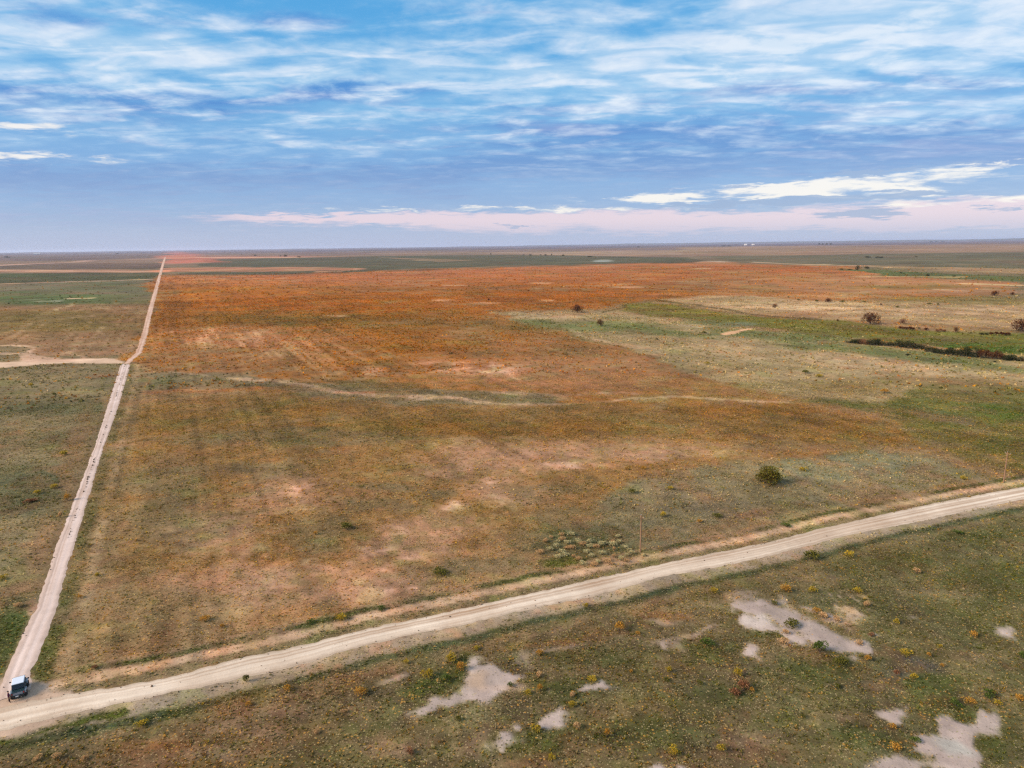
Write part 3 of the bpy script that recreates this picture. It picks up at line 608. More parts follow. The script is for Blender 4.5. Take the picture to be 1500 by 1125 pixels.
PAL_O = [alb(*c) for c in ((208, 160, 98), (200, 146, 76), (218, 172, 118), (190, 146, 104), (206, 168, 76), (200, 172, 88))]
PAL_OF = [alb(*c) for c in ((218, 146, 58), (204, 124, 48), (190, 116, 62), (222, 156, 62))]
PAL_G = [alb(*c) for c in ((126, 126, 62), (138, 132, 76), (110, 116, 54), (146, 138, 72), (126, 126, 92))]
PAL_S = [alb(*c) for c in ((206, 186, 140), (190, 172, 126), (220, 194, 150), (176, 164, 126), (200, 174, 144))]
PAL_D = [alb(*c) for c in ((128, 104, 76), (142, 118, 92), (120, 108, 78), (134, 112, 96))]
def scatter(r0, r1, dens, half=43):
    a = R_(half); n = int(a * (r1 * r1 - r0 * r0) * dens)
    r = np.sqrt(rng.random(n) * (r1 * r1 - r0 * r0) + r0 * r0); th = (rng.random(n) * 2 - 1) * a
    return r * np.sin(th), r * np.cos(th)
def road_clear(X, Y):
    d, sd = pdist(X, Y, RC); w = np.full(X.shape, 2.75)
    ok = d > w + .4 * vn(X, Y, 1.2, 91)
    d, sd = pdist(X, Y, TC); lim = np.interp(np.hypot(X, Y), [90, 120, 330], [2.5, 2.1, 1.7])
    ok &= (d > lim + .3 * vn(X, Y, 1.2, 92)) | (np.hypot(X, Y) > 410)
    d, sd = pdist(X, Y, tc); ok &= d > 2.2
    return ok
def plants(name, r0, r1, dens, smin, smax, hk, K, label, far=False, wid=.22):
    X, Y = scatter(r0, r1, dens)
    ok = road_clear(X, Y); X, Y = X[ok], Y[ok]
    c, mk, s = land(X, Y)
    o, g, st = mk.T
    clump = .55 + .6 * fbm(X, Y, 5 if not far else 25, 55, 3)
    tot = np.clip((o + g + st) * .62, 0, 1) * np.clip(clump * 1.6, .15, 1.4) * (1 - .93 * (s.bare > .8))
    keep = rng.random(len(X)) < tot
    X, Y, c, o, g, st = X[keep], Y[keep], c[keep], o[keep], g[keep], st[keep]; n = len(X)
    # species follow patches a few metres wide
    so = o * (.4 + np.clip(fbm(X, Y, 9, 56, 3) * 2.2 + .8, 0, 2)); sg = g * (.4 + np.clip(fbm(X, Y, 7, 57, 3) * 2.2 + .8, 0, 2)); ss_ = st * (.4 + np.clip(fbm(X, Y, 6, 58, 3) * 2.2 + .8, 0, 2)); sdk = .10 + 0 * o
    u = rng.random(n) * (so + sg + ss_ + sdk)
    k = np.where(u < so, 0, np.where(u < so + sg, 1, np.where(u < so + sg + ss_, 2, 3)))
    pals = [np.array(PAL_OF if far else PAL_O), np.array(PAL_G), np.array(PAL_S), np.array(PAL_D)]
    pc = np.empty((n, 3))
    for q in range(4):
        m = k == q; pc[m] = pals[q][rng.integers(0, len(pals[q]), m.sum())]
    lb = c.mean(1, keepdims=True) / .135
    lb = lb / .8; pc = pc * np.clip(lb, .7, 1.4) ** .7 * .92; base = .45 if not far else .5
    pc = pc * (1 - base) + 1.25 * c * base
    pl_ = pc.mean(1, keepdims=True); pc = pl_ + (pc - pl_) * 1.15
    pc *= (.75 + .5 * rng.random((n, 1)))
    sz = smin + (smax - smin) * rng.random(n) ** 2.2
    sz *= np.where(k == 3, .8, 1)
    tufts(name, np.c_[X, Y], sz, sz * hk * (.7 + .6 * rng.random(n)), np.clip(pc, .01, .8), K, .5, label, wid)
    print(name, n)
plants('grass', 58, 150, 9.5, .18, .60, .42, 5, 'low dry grass and weed tufts covering the near ground')
plants('dry_grass', 150, 320, 3.0, .34, .95, .45, 4, 'dry grass tufts over the brown field beyond the road')
plants('weeds', 320, 900, .26, .8, 2.1, .5, 4, 'orange and olive weeds over the wide field', True, .26)
plants('far_weeds', 900, 1900, .010, 2.0, 4.0, .5, 5, 'sparse orange weeds far out on the plain', True, .3)
# tufts on the track's crown and pebbles / clods on the roads
def crown():
    C = resample(TC[6:], .55); n = len(C); keep = (vn(C[:, 0], C[:, 1], 6, 5) + .6 * vn(C[:, 0], C[:, 1], 2, 6) > -.1) & (rng.random(n) < .75) & (np.arange(n) > 40)
    C = C[keep] + rng.normal(0, .12, (keep.sum(), 2)); n = len(C)
    sz = .32 + .45 * rng.random(n) ** 3; cols = np.array(PAL_D)[rng.integers(0, 4, n)] * .42
    tufts('track_grass', C, sz, sz * .4, cols, 8, .5, 'dark grass tufts along the crown of the dirt track', .3)
crown()
def pebbles():
    pts = []
    for P0, P1, k in ((RU, RL, 800), (TL, TRr, 200)):
        a, b = two(P0, P1, 400)
        for _ in range(k):
            i = rnd.randrange(400); t = rnd.choice([rnd.gauss(0, .05), rnd.gauss(1, .06), rnd.random()]); p = a[i] * (1 - t) + b[i] * t
            pts.append((p[0] + rnd.gauss(0, .2), p[1] + rnd.gauss(0, .2), .035 + .10 * rnd.random() ** 5 + (.08 if rnd.random() < .04 else 0)))
    pts = np.array(pts); n = len(pts)
    phi = (1 + 5 ** .5) / 2
    ico = np.array([(0, 0, 1), (.9, 0, .3), (.28, .85, .3), (-.72, .53, .3), (-.72, -.53, .3), (.28, -.85, .3), (0, 0, -.4)])
    fc = np.array([(0, 1, 2), (0, 2, 3), (0, 3, 4), (0, 4, 5), (0, 5, 1), (6, 2, 1), (6, 3, 2), (6, 4, 3), (6, 5, 4), (6, 1, 5)])
    J = ico[None] * (1 + .35 * rng.normal(size=(n, 7, 1))) * pts[:, 2][:, None, None]; J[..., :2] += pts[:, None, :2]; J[..., 2] += .05
    cols = np.array([alb(120, 96, 80), alb(96, 78, 66), alb(150, 122, 104), alb(86, 72, 60)])[rng.integers(0, 4, n)]
    me = mesh_np('gravel', J.reshape(-1, 3), (fc[None] + np.arange(n)[:, None, None] * 7).reshape(-1, 3), np.repeat(cols, 7, 0), k=3)
    tag(link('gravel', me, M_road), 'loose clods and stones lying on the dirt roads', kind='stuff')
pebbles()
#@@OBJ_BEGIN
# ------------------------------------------------------------------ shrubs and trees
def leaves(n, pos_fn, size, up=.5, cols=None, topcols=None, topf=None, aspect=.5):
    """n leaf-sprig triangles; pos_fn(i) -> position and outward normal"""
    V = np.empty((n, 3, 3)); C = np.empty((n, 3, 3))
    for i in range(n):
        p, nr, hf = pos_fn(i)
        d = np.array(nr) + rng.normal(0, .45, 3); d[2] += up; d /= np.linalg.norm(d)
        a = np.cross(d, rng.normal(size=3)); a /= np.linalg.norm(a) + 1e-9
        s = size * (.6 + .8 * rng.random())
        V[i, 0] = p - a * s * aspect; V[i, 1] = p + a * s * aspect; V[i, 2] = p + d * s * 1.5
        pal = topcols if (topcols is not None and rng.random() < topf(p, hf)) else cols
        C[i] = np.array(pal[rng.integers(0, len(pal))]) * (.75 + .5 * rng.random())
    V[..., 2] = np.maximum(V[..., 2], .0)
    return V, C
def tri_mesh(name, V, C):
    n = len(V); return mesh_np(name, V.reshape(-1, 3), np.arange(n * 3).reshape(-1, 3), C.reshape(-1, 3), k=3)
def tube_data(paths, seg=5):
    V = []; Fc = []
    for pts, rads in paths:
        b = len(V); m = len(pts)
        for k in range(m):
            p = Vector(pts[k]); t = (Vector(pts[min(k + 1, m - 1)]) - Vector(pts[max(k - 1, 0)])).normalized()
            u = t.orthogonal().normalized(); w = t.cross(u)
            for q in range(seg):
                a = 2 * PI * q / seg; V.append(tuple(p + (u * math.cos(a) + w * math.sin(a)) * rads[k]))
        for k in range(m - 1):
            for q in range(seg):
                Fc.append((b + k * seg + q, b + k * seg + (q + 1) % seg, b + (k + 1) * seg + (q + 1) % seg, b + (k + 1) * seg + q))
    return V, Fc
def tube_mesh(name, paths, seg=5):
    V, Fc = tube_data(paths, seg); me = bpy.data.meshes.new(name); me.from_pydata(V, [], Fc); me.update()
    for p in me.polygons: p.use_smooth = True
    return me
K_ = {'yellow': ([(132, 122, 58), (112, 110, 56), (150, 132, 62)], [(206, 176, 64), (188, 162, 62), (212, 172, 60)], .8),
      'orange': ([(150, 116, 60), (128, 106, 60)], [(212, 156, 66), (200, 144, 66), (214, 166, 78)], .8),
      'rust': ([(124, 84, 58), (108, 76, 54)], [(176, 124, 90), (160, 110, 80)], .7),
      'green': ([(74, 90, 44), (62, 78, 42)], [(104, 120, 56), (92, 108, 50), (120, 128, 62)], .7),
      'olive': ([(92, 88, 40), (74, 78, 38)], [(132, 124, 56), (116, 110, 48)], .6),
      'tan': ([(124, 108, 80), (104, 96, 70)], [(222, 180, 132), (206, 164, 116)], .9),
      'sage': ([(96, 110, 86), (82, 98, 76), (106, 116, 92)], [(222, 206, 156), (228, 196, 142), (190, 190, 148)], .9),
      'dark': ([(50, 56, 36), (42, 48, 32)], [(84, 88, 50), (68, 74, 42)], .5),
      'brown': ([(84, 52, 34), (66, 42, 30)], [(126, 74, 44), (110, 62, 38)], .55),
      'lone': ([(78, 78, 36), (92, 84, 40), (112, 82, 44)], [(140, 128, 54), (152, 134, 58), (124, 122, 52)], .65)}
SH = {}
def shrub_mesh(kind):
    if kind not in SH:
        SH[kind] = []
        b_, t_, f_ = K_[kind]; b_ = [alb(*c) for c in b_]; t_ = [alb(*c) for c in t_]
        for v in range(3):
            lobes = []
            for i in range(7):
                a = rnd.random() * 6.28; q = .26 * rnd.random() ** .5; lobes.append(np.array([q * math.cos(a), q * math.sin(a) * .9, .14 + .22 * rnd.random(), .15 + .12 * rnd.random()]))
            def pos(i):
                l = lobes[i % 7]; u = rng.normal(size=3); u /= np.linalg.norm(u); u[2] = abs(u[2]) - .25
                r_ = l[3] * (.55 + .45 * rng.random() ** .5); return l[:3] + u * r_ * [1, 1, 1.1], u, 0
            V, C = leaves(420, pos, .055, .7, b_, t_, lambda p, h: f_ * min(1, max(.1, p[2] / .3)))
            st = []
            for i in range(7):
                l = lobes[i]; st.append(([(0.02 * i - .06, 0, 0), tuple(l[:3] * [.5, .5, .55]), tuple(l[:3] * [1, 1, 1.05])], [.012, .009, .005]))
            SH[kind].append((tri_mesh(kind + '_foliage', V, C), tube_mesh('shrub_stem', st, 4)))
    return rnd.choice(SH[kind])
def px_size(x, y, w): return w * depth(x, y) / 1000.
def shrub(name, x, y, w, kind, label, h=None, group=None, parts=True, cat='shrub'):
    p = at(x, y); s = px_size(x, y, w) * 1.08; hz = s * (1.0 if h is None else 1.5 * h / w) * rnd.uniform(.92, 1.08)
    fo, st = shrub_mesh(kind); rz = rnd.random() * 6.28
    if parts:
        e = empty(name, (p[0], p[1], 0), rz); f = link('foliage', fo, M_plant, e); t = link('stem', st, M_bark, e)
        f.scale = t.scale = (s, s, hz)
    else:
        e = link(name, fo, M_plant); e.location = (p[0], p[1], 0); e.rotation_euler = (0, 0, rz); e.scale = (s, s, hz)
    tag(e, label, cat, group); return e

TR = {}
def tree_mesh(kind):
    if kind not in TR:
        TR[kind] = []
        b_, t_, f_ = K_[kind]; b_ = [alb(*c) for c in b_]; t_ = [alb(*c) for c in t_]
        for v in range(3):
            lobes = []; st = [([(0, 0, 0), (.01, .01, .15), (0, .02, .35), (.02, 0, .6)], [.045, .036, .028, .01])]
            for i in range(13):
                a = i * 2.4 + rnd.random(); z = .20 + .62 * (i / 13.) + rnd.uniform(-.06, .06); q = (.34 if z < .6 else .2) * (.5 + .6 * rnd.random())
                c = np.array([q * math.cos(a), q * math.sin(a), z]); lobes.append((c, .16 + .09 * rnd.random()))
                st.append(([(0, .01, .12 + .2 * rnd.random()), tuple(c * [.5, .5, .72]), tuple(c)], [.02, .013, .005]))
            def pos(i):
                c, r0 = lobes[i % 13]; u = rng.normal(size=3); u /= np.linalg.norm(u)
                return c + u * r0 * (.5 + .5 * rng.random() ** .5) * [1.1, 1.1, .85], u, 0
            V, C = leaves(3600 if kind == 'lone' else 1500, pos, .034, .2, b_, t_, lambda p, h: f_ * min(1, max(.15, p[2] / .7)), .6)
            TR[kind].append((tri_mesh(kind + '_crown', V, C), tube_mesh('tree_trunk', st, 6)))
    return rnd.choice(TR[kind])
def tree(name, x, y, w, h, kind, label, group=None, parts=True, cat='tree'):
    p = at(x, y); s = px_size(x, y, w) * 1.1; hz = px_size(x, y, h) * 1.12
    cr_, tr = tree_mesh(kind); rz = rnd.random() * 6.28
    if parts:
        e = empty(name, (p[0], p[1], 0), rz); f = link('crown', cr_, M_plant, e); t = link('trunk', tr, M_bark, e); f.scale = t.scale = (s, s, hz)
    else:
        e = link(name, cr_, M_plant); e.location = (p[0], p[1], -.1 * hz); e.rotation_euler = (0, 0, rz); e.scale = (s, s, hz)
    tag(e, label, cat, group); return e

KN = {'yellow': 'yellow flowering shrub', 'orange': 'orange flowering shrub', 'rust': 'rust brown dry shrub', 'green': 'bright green shrub', 'olive': 'olive green shrub', 'tan': 'pale tan dry shrub', 'brown': 'dark reddish brown shrub', 'dark': 'very dark green shrub'}
ORD = ['leftmost', 'second from left', 'third from left', 'fourth from left', 'fifth from left', 'sixth from left', 'seventh from left', 'eighth from left', 'ninth from left', 'tenth from left', 'eleventh from left', 'twelfth from left', 'thirteenth from left', 'fourteenth from left']
def shrubs(zone, lst, grp, parts=True):
    """lst: (x, y, w, kind[, h])"""
    by = {}
    for q in sorted(lst, key=lambda q: q[0]): by.setdefault(q[3], []).append(q)
    for kd, qs in by.items():
        big = max(qs, key=lambda q: q[2])
        for i, q in enumerate(qs):
            lab = KN[kd] + ' ' + zone + ('' if len(qs) == 1 else ', ' + (ORD[i] if i < len(qs) - 1 or i == 0 else 'rightmost'))
            o = shrub(kd + '_shrub' if kd not in ('brown', 'dark') else 'dark_shrub', q[0], q[1], q[2], kd, lab, q[4] if len(q) > 4 else None, grp, parts)
G = 'shrubs dotted over the near scrub'
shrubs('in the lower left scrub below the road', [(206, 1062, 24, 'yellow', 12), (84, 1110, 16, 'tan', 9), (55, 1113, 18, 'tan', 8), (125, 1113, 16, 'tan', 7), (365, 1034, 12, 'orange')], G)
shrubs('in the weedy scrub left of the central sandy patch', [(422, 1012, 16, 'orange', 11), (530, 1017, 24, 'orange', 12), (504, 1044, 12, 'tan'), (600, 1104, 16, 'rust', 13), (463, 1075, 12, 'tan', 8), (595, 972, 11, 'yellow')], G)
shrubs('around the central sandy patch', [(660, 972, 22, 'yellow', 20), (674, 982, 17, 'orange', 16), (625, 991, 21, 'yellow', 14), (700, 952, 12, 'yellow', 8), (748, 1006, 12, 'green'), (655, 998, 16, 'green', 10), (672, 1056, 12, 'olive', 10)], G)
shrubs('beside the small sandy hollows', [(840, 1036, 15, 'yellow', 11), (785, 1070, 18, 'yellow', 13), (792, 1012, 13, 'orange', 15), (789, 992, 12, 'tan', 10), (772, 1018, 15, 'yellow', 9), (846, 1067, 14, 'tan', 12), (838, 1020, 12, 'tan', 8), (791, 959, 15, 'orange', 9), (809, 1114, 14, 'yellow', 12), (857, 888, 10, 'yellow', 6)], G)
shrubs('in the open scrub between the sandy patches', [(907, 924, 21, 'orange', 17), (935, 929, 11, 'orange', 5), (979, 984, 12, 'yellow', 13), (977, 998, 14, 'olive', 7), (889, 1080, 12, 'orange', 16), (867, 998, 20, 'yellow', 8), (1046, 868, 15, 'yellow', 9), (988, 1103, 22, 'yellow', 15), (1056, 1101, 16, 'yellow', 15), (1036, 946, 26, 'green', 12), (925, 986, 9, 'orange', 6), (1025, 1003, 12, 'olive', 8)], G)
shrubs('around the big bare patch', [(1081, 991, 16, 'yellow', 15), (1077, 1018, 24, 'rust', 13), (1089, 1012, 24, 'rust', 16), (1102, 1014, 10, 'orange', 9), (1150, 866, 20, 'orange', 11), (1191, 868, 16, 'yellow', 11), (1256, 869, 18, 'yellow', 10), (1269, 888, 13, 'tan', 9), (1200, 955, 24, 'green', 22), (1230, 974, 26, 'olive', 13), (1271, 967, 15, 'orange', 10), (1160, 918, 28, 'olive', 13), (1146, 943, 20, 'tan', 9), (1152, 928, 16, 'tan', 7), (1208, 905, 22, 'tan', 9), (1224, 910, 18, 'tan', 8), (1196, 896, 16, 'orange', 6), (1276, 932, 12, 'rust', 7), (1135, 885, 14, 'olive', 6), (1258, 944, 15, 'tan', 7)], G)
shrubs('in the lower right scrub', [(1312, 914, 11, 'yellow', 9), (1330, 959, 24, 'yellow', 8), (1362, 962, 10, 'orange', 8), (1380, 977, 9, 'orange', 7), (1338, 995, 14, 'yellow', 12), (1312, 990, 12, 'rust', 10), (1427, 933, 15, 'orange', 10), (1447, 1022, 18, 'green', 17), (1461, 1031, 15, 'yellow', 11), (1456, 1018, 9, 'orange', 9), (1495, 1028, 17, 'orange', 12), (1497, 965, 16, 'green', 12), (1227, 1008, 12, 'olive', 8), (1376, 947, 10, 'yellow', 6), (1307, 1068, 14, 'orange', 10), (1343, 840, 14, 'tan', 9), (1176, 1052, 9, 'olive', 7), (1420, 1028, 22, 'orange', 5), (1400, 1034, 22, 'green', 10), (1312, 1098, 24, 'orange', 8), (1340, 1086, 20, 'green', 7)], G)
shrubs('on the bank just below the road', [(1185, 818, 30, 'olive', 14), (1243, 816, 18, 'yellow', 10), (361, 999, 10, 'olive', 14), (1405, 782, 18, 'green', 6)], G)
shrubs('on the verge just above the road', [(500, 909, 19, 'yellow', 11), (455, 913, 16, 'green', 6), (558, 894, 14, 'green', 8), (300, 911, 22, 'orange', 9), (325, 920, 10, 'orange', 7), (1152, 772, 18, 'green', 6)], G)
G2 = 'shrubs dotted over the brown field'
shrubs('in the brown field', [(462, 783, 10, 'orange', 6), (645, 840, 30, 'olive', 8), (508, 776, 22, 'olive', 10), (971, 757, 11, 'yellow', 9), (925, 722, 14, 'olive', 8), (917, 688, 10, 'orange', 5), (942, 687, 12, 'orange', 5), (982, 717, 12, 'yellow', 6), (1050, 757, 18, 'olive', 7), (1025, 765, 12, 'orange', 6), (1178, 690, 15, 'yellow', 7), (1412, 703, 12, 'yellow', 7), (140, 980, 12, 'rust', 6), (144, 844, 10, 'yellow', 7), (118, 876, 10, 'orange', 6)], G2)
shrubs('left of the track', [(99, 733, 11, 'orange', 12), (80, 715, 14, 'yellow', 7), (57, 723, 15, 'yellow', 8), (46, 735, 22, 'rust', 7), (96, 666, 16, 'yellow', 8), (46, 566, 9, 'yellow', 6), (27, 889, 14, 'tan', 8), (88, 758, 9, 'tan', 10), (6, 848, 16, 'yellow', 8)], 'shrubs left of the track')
# grey green shrubs bunched by the pole
sage = [(270, 390), (200, 430), (145, 545), (245, 520), (375, 540), (410, 575), (350, 590), (470, 360), (375, 365), (440, 450), (340, 435), (380, 410), (540, 430), (590, 460), (560, 445), (660, 440), (670, 490), (740, 490), (790, 465), (835, 455), (960, 380), (985, 440), (910, 465), (900, 440), (1110, 560), (1050, 580), (1240, 580), (1000, 620), (1050, 635), (900, 665), (710, 680), (760, 650), (600, 665), (500, 590), (560, 620), (920, 590), (850, 640), (480, 500), (640, 540), (930, 520), (1040, 500), (1090, 520), (320, 480), (430, 500), (690, 590), (800, 560)]
for i, (a, b) in enumerate(sage):
    shrub('sage_shrub', 770 + a / 7.14, 734 + b / 7.14, rnd.uniform(6.5, 15.5), rnd.choice(('sage', 'sage', 'tan')), 'rounded grey green shrub with pale tan top, in the bunch beside the pole', rnd.uniform(5, 7.5), 'grey green shrubs bunched beside the near pole', True)
# trees and bushes of the middle distance
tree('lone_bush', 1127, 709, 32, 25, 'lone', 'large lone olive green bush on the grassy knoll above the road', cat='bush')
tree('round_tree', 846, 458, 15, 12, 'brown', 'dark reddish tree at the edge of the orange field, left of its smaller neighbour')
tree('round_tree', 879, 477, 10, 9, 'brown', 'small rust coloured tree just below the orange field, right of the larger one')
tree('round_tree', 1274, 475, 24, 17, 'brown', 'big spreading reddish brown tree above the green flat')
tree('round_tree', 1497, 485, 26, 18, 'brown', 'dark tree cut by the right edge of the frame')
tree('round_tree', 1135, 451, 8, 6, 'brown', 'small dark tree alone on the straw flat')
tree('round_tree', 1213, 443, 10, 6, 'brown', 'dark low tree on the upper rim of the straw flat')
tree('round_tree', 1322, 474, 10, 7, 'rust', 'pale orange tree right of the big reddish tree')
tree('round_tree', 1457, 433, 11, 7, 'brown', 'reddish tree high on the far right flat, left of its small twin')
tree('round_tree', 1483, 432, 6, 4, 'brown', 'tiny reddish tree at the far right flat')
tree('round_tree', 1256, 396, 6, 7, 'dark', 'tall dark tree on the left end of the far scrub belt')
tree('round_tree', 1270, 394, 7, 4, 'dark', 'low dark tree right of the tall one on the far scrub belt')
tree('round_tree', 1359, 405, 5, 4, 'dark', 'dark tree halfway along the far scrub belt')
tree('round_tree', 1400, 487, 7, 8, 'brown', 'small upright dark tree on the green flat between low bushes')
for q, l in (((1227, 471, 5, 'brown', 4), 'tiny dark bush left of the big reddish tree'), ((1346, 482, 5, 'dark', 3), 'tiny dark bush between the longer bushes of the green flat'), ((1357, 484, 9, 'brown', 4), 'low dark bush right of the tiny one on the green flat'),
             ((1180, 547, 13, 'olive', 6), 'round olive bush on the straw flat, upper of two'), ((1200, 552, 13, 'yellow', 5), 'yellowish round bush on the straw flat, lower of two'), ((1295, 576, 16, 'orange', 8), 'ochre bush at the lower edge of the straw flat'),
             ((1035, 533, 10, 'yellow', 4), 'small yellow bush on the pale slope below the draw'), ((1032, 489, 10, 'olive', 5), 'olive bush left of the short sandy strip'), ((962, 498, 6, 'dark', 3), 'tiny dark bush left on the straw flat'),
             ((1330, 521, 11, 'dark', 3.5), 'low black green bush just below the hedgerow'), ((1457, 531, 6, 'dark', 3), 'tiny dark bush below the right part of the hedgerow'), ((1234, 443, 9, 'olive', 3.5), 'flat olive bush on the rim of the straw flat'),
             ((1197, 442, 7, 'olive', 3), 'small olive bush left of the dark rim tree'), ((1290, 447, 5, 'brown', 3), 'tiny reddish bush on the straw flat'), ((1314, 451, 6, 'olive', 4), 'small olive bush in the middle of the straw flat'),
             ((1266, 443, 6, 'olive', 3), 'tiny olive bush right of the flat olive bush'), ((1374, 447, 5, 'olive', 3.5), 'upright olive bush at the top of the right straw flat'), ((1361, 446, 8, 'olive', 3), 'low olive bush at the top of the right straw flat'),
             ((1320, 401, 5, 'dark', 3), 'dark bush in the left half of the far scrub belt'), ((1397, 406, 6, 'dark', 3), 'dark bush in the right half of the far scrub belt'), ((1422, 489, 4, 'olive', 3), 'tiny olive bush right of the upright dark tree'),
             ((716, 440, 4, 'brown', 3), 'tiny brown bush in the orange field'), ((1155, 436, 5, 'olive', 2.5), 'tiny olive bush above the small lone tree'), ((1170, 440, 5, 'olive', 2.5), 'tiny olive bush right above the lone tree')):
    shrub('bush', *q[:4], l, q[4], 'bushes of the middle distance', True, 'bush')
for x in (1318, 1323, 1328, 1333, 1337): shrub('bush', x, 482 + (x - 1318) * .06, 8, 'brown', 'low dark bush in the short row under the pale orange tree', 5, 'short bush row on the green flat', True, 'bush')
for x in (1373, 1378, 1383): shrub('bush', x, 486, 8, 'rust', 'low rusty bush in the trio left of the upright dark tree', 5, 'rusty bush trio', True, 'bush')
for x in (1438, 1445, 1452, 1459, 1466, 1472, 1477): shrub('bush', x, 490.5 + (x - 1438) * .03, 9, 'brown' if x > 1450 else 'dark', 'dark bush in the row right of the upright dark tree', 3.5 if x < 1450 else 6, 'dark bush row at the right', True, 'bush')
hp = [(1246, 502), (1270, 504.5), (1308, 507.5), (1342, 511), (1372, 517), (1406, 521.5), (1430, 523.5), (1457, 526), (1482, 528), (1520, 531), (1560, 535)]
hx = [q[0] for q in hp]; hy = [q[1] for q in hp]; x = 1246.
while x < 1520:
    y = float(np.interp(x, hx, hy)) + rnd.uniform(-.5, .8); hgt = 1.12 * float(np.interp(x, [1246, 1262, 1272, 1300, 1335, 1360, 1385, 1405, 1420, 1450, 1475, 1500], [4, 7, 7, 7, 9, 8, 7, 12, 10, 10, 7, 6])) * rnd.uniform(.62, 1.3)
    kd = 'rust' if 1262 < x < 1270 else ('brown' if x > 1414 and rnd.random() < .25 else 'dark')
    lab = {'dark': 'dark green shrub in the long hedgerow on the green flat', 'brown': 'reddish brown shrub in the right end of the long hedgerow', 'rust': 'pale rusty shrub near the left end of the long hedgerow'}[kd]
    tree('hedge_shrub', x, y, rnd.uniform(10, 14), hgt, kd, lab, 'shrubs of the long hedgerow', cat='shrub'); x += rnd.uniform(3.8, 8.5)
# far trees
far = [(374, 375, 4, 2), (418, 376, 6, 3.2), (438, 377, 5, 2), (411, 375.6, 3, 2), (354, 373, 2, 1.6), (719, 373, 2, 3), (767, 374, 4, 1.6), (777, 374.2, 5, 2), (792, 374, 3, 1.6), (799, 374.2, 4, 2), (808, 374, 2, 3), (825, 375, 4, 2.5), (864, 376.5, 8, 2), (935, 362.5, 4, 2), (1060, 361, 6, 1.6), (1068, 361, 6, 1.6), (1271, 377.5, 8, 2.6), (1285, 378, 6, 2.6), (1291, 378, 6, 2.4), (1342, 376.5, 4, 1.6), (1200, 358.6, 3, 3), (1205, 358.6, 3, 2.5), (1211, 358.5, 3, 3), (1217, 358.4, 4, 2.5), (1364, 354.6, 5, 1.4), (1372, 354.4, 5, 1.4), (1381, 354.2, 4, 1.4), (10, 377.5, 7, 2.4), (172, 372.4, 4, 2), (1232, 395, 6, 2), (1244, 395.5, 5, 1.8)]
for (x, y, w, h) in far:
    tree('far_tree', x, y, w, h, 'dark', 'small dark tree far out on the plain near the horizon', 'scattered trees near the horizon', False)

# ------------------------------------------------------------------ generic hard-surface helpers
def bevel_box(bm, c, s, bev=.03, taper=None, mat=None):
    r = bmesh.ops.create_cube(bm, size=1); vs_ = r['verts']
    for v in vs_:
        z = v.co.z
        v.co = Vector((v.co.x * s[0], v.co.y * s[1], v.co.z * s[2]))
        if taper and z > 0: v.co.x *= taper[0]; v.co.y = v.co.y * taper[1] + (taper[2] if len(taper) > 2 else 0)
        v.co += Vector(c)
        if mat is not None: v.co = mat @ v.co
    if bev:
        ed = list({e for v in vs_ for e in v.link_edges}); bmesh.ops.bevel(bm, geom=ed, offset=bev, segments=2, affect='EDGES', profile=.5)
def part(name, fn, mat, parent):
    bm = bmesh.new(); fn(bm); bmesh.ops.recalc_face_normals(bm, faces=bm.faces); me = bpy.data.meshes.new(name); bm.to_mesh(me); bm.free()
    return link(name, me, mat, parent)
def cyl(bm, a, b, r0, r1=None, seg=14, caps=True):
    a = Vector(a); b = Vector(b); d = b - a; r1 = r0 if r1 is None else r1
    M = Matrix.Translation((a + b) / 2) @ d.to_track_quat('Z', 'Y').to_matrix().to_4x4()
    bmesh.ops.create_cone(bm, cap_ends=caps, segments=seg, radius1=r0, radius2=r1, depth=d.length, matrix=M)

# ------------------------------------------------------------------ utility poles
M_pole = flat_mat('weathered_pole', tuple(alb(142, 110, 88)), .9, spec=.1, vary=.4, scale=2.5)
M_ins = flat_mat('insulator', (.35, .33, .30), .3); M_steel = flat_mat('dull_steel', (.25, .25, .25), .5, metal=.6)
def pole(x, y, hgt, label):
    p = at(x, y); rdir = (RC[-10] - RC[20]); ang = math.atan2(rdir[1], rdir[0])
    e = empty('utility_pole', (p[0], p[1], 0), ang); tag(e, label, 'utility pole', 'utility poles along the road')
    part('pole', lambda bm: (cyl(bm, (0, 0, -.3), (0, 0, hgt * .5), .16, .135), cyl(bm, (0, 0, hgt * .5), (0, 0, hgt), .135, .11)), M_pole, e)
    ca = part('crossarm', lambda bm: (bevel_box(bm, (.16, 0, hgt - .45), (.1, 1.5, .12), .01)), M_pole, e)
    part('brace', lambda bm: (cyl(bm, (.2, .0, hgt - 1.0), (.2, .5, hgt - .5), .02, seg=6), cyl(bm, (.2, 0, hgt - 1.0), (.2, -.5, hgt - .5), .02, seg=6)), M_steel, e)
    for yy in (-.65, .65): part('insulator', lambda bm: (cyl(bm, (.16, yy, hgt - .39), (.16, yy, hgt - .28), .02, seg=8), cyl(bm, (.16, yy, hgt - .28), (.16, yy, hgt - .2), .055, .04, 10), cyl(bm, (.16, yy, hgt - .2), (.16, yy, hgt - .13), .045, .02, 10)), M_ins, ca)
    part('insulator', lambda bm: (cyl(bm, (0, 0, hgt), (0, 0, hgt + .12), .025, seg=8), cyl(bm, (0, 0, hgt + .12), (0, 0, hgt + .22), .06, .04, 10)), M_ins, e)
pole(938, 808, 7.7, 'weathered reddish wooden utility pole beside the bunch of grey green shrubs')
pole(1470, 707, 8.0, 'thin weathered wooden utility pole above the road near the right edge')

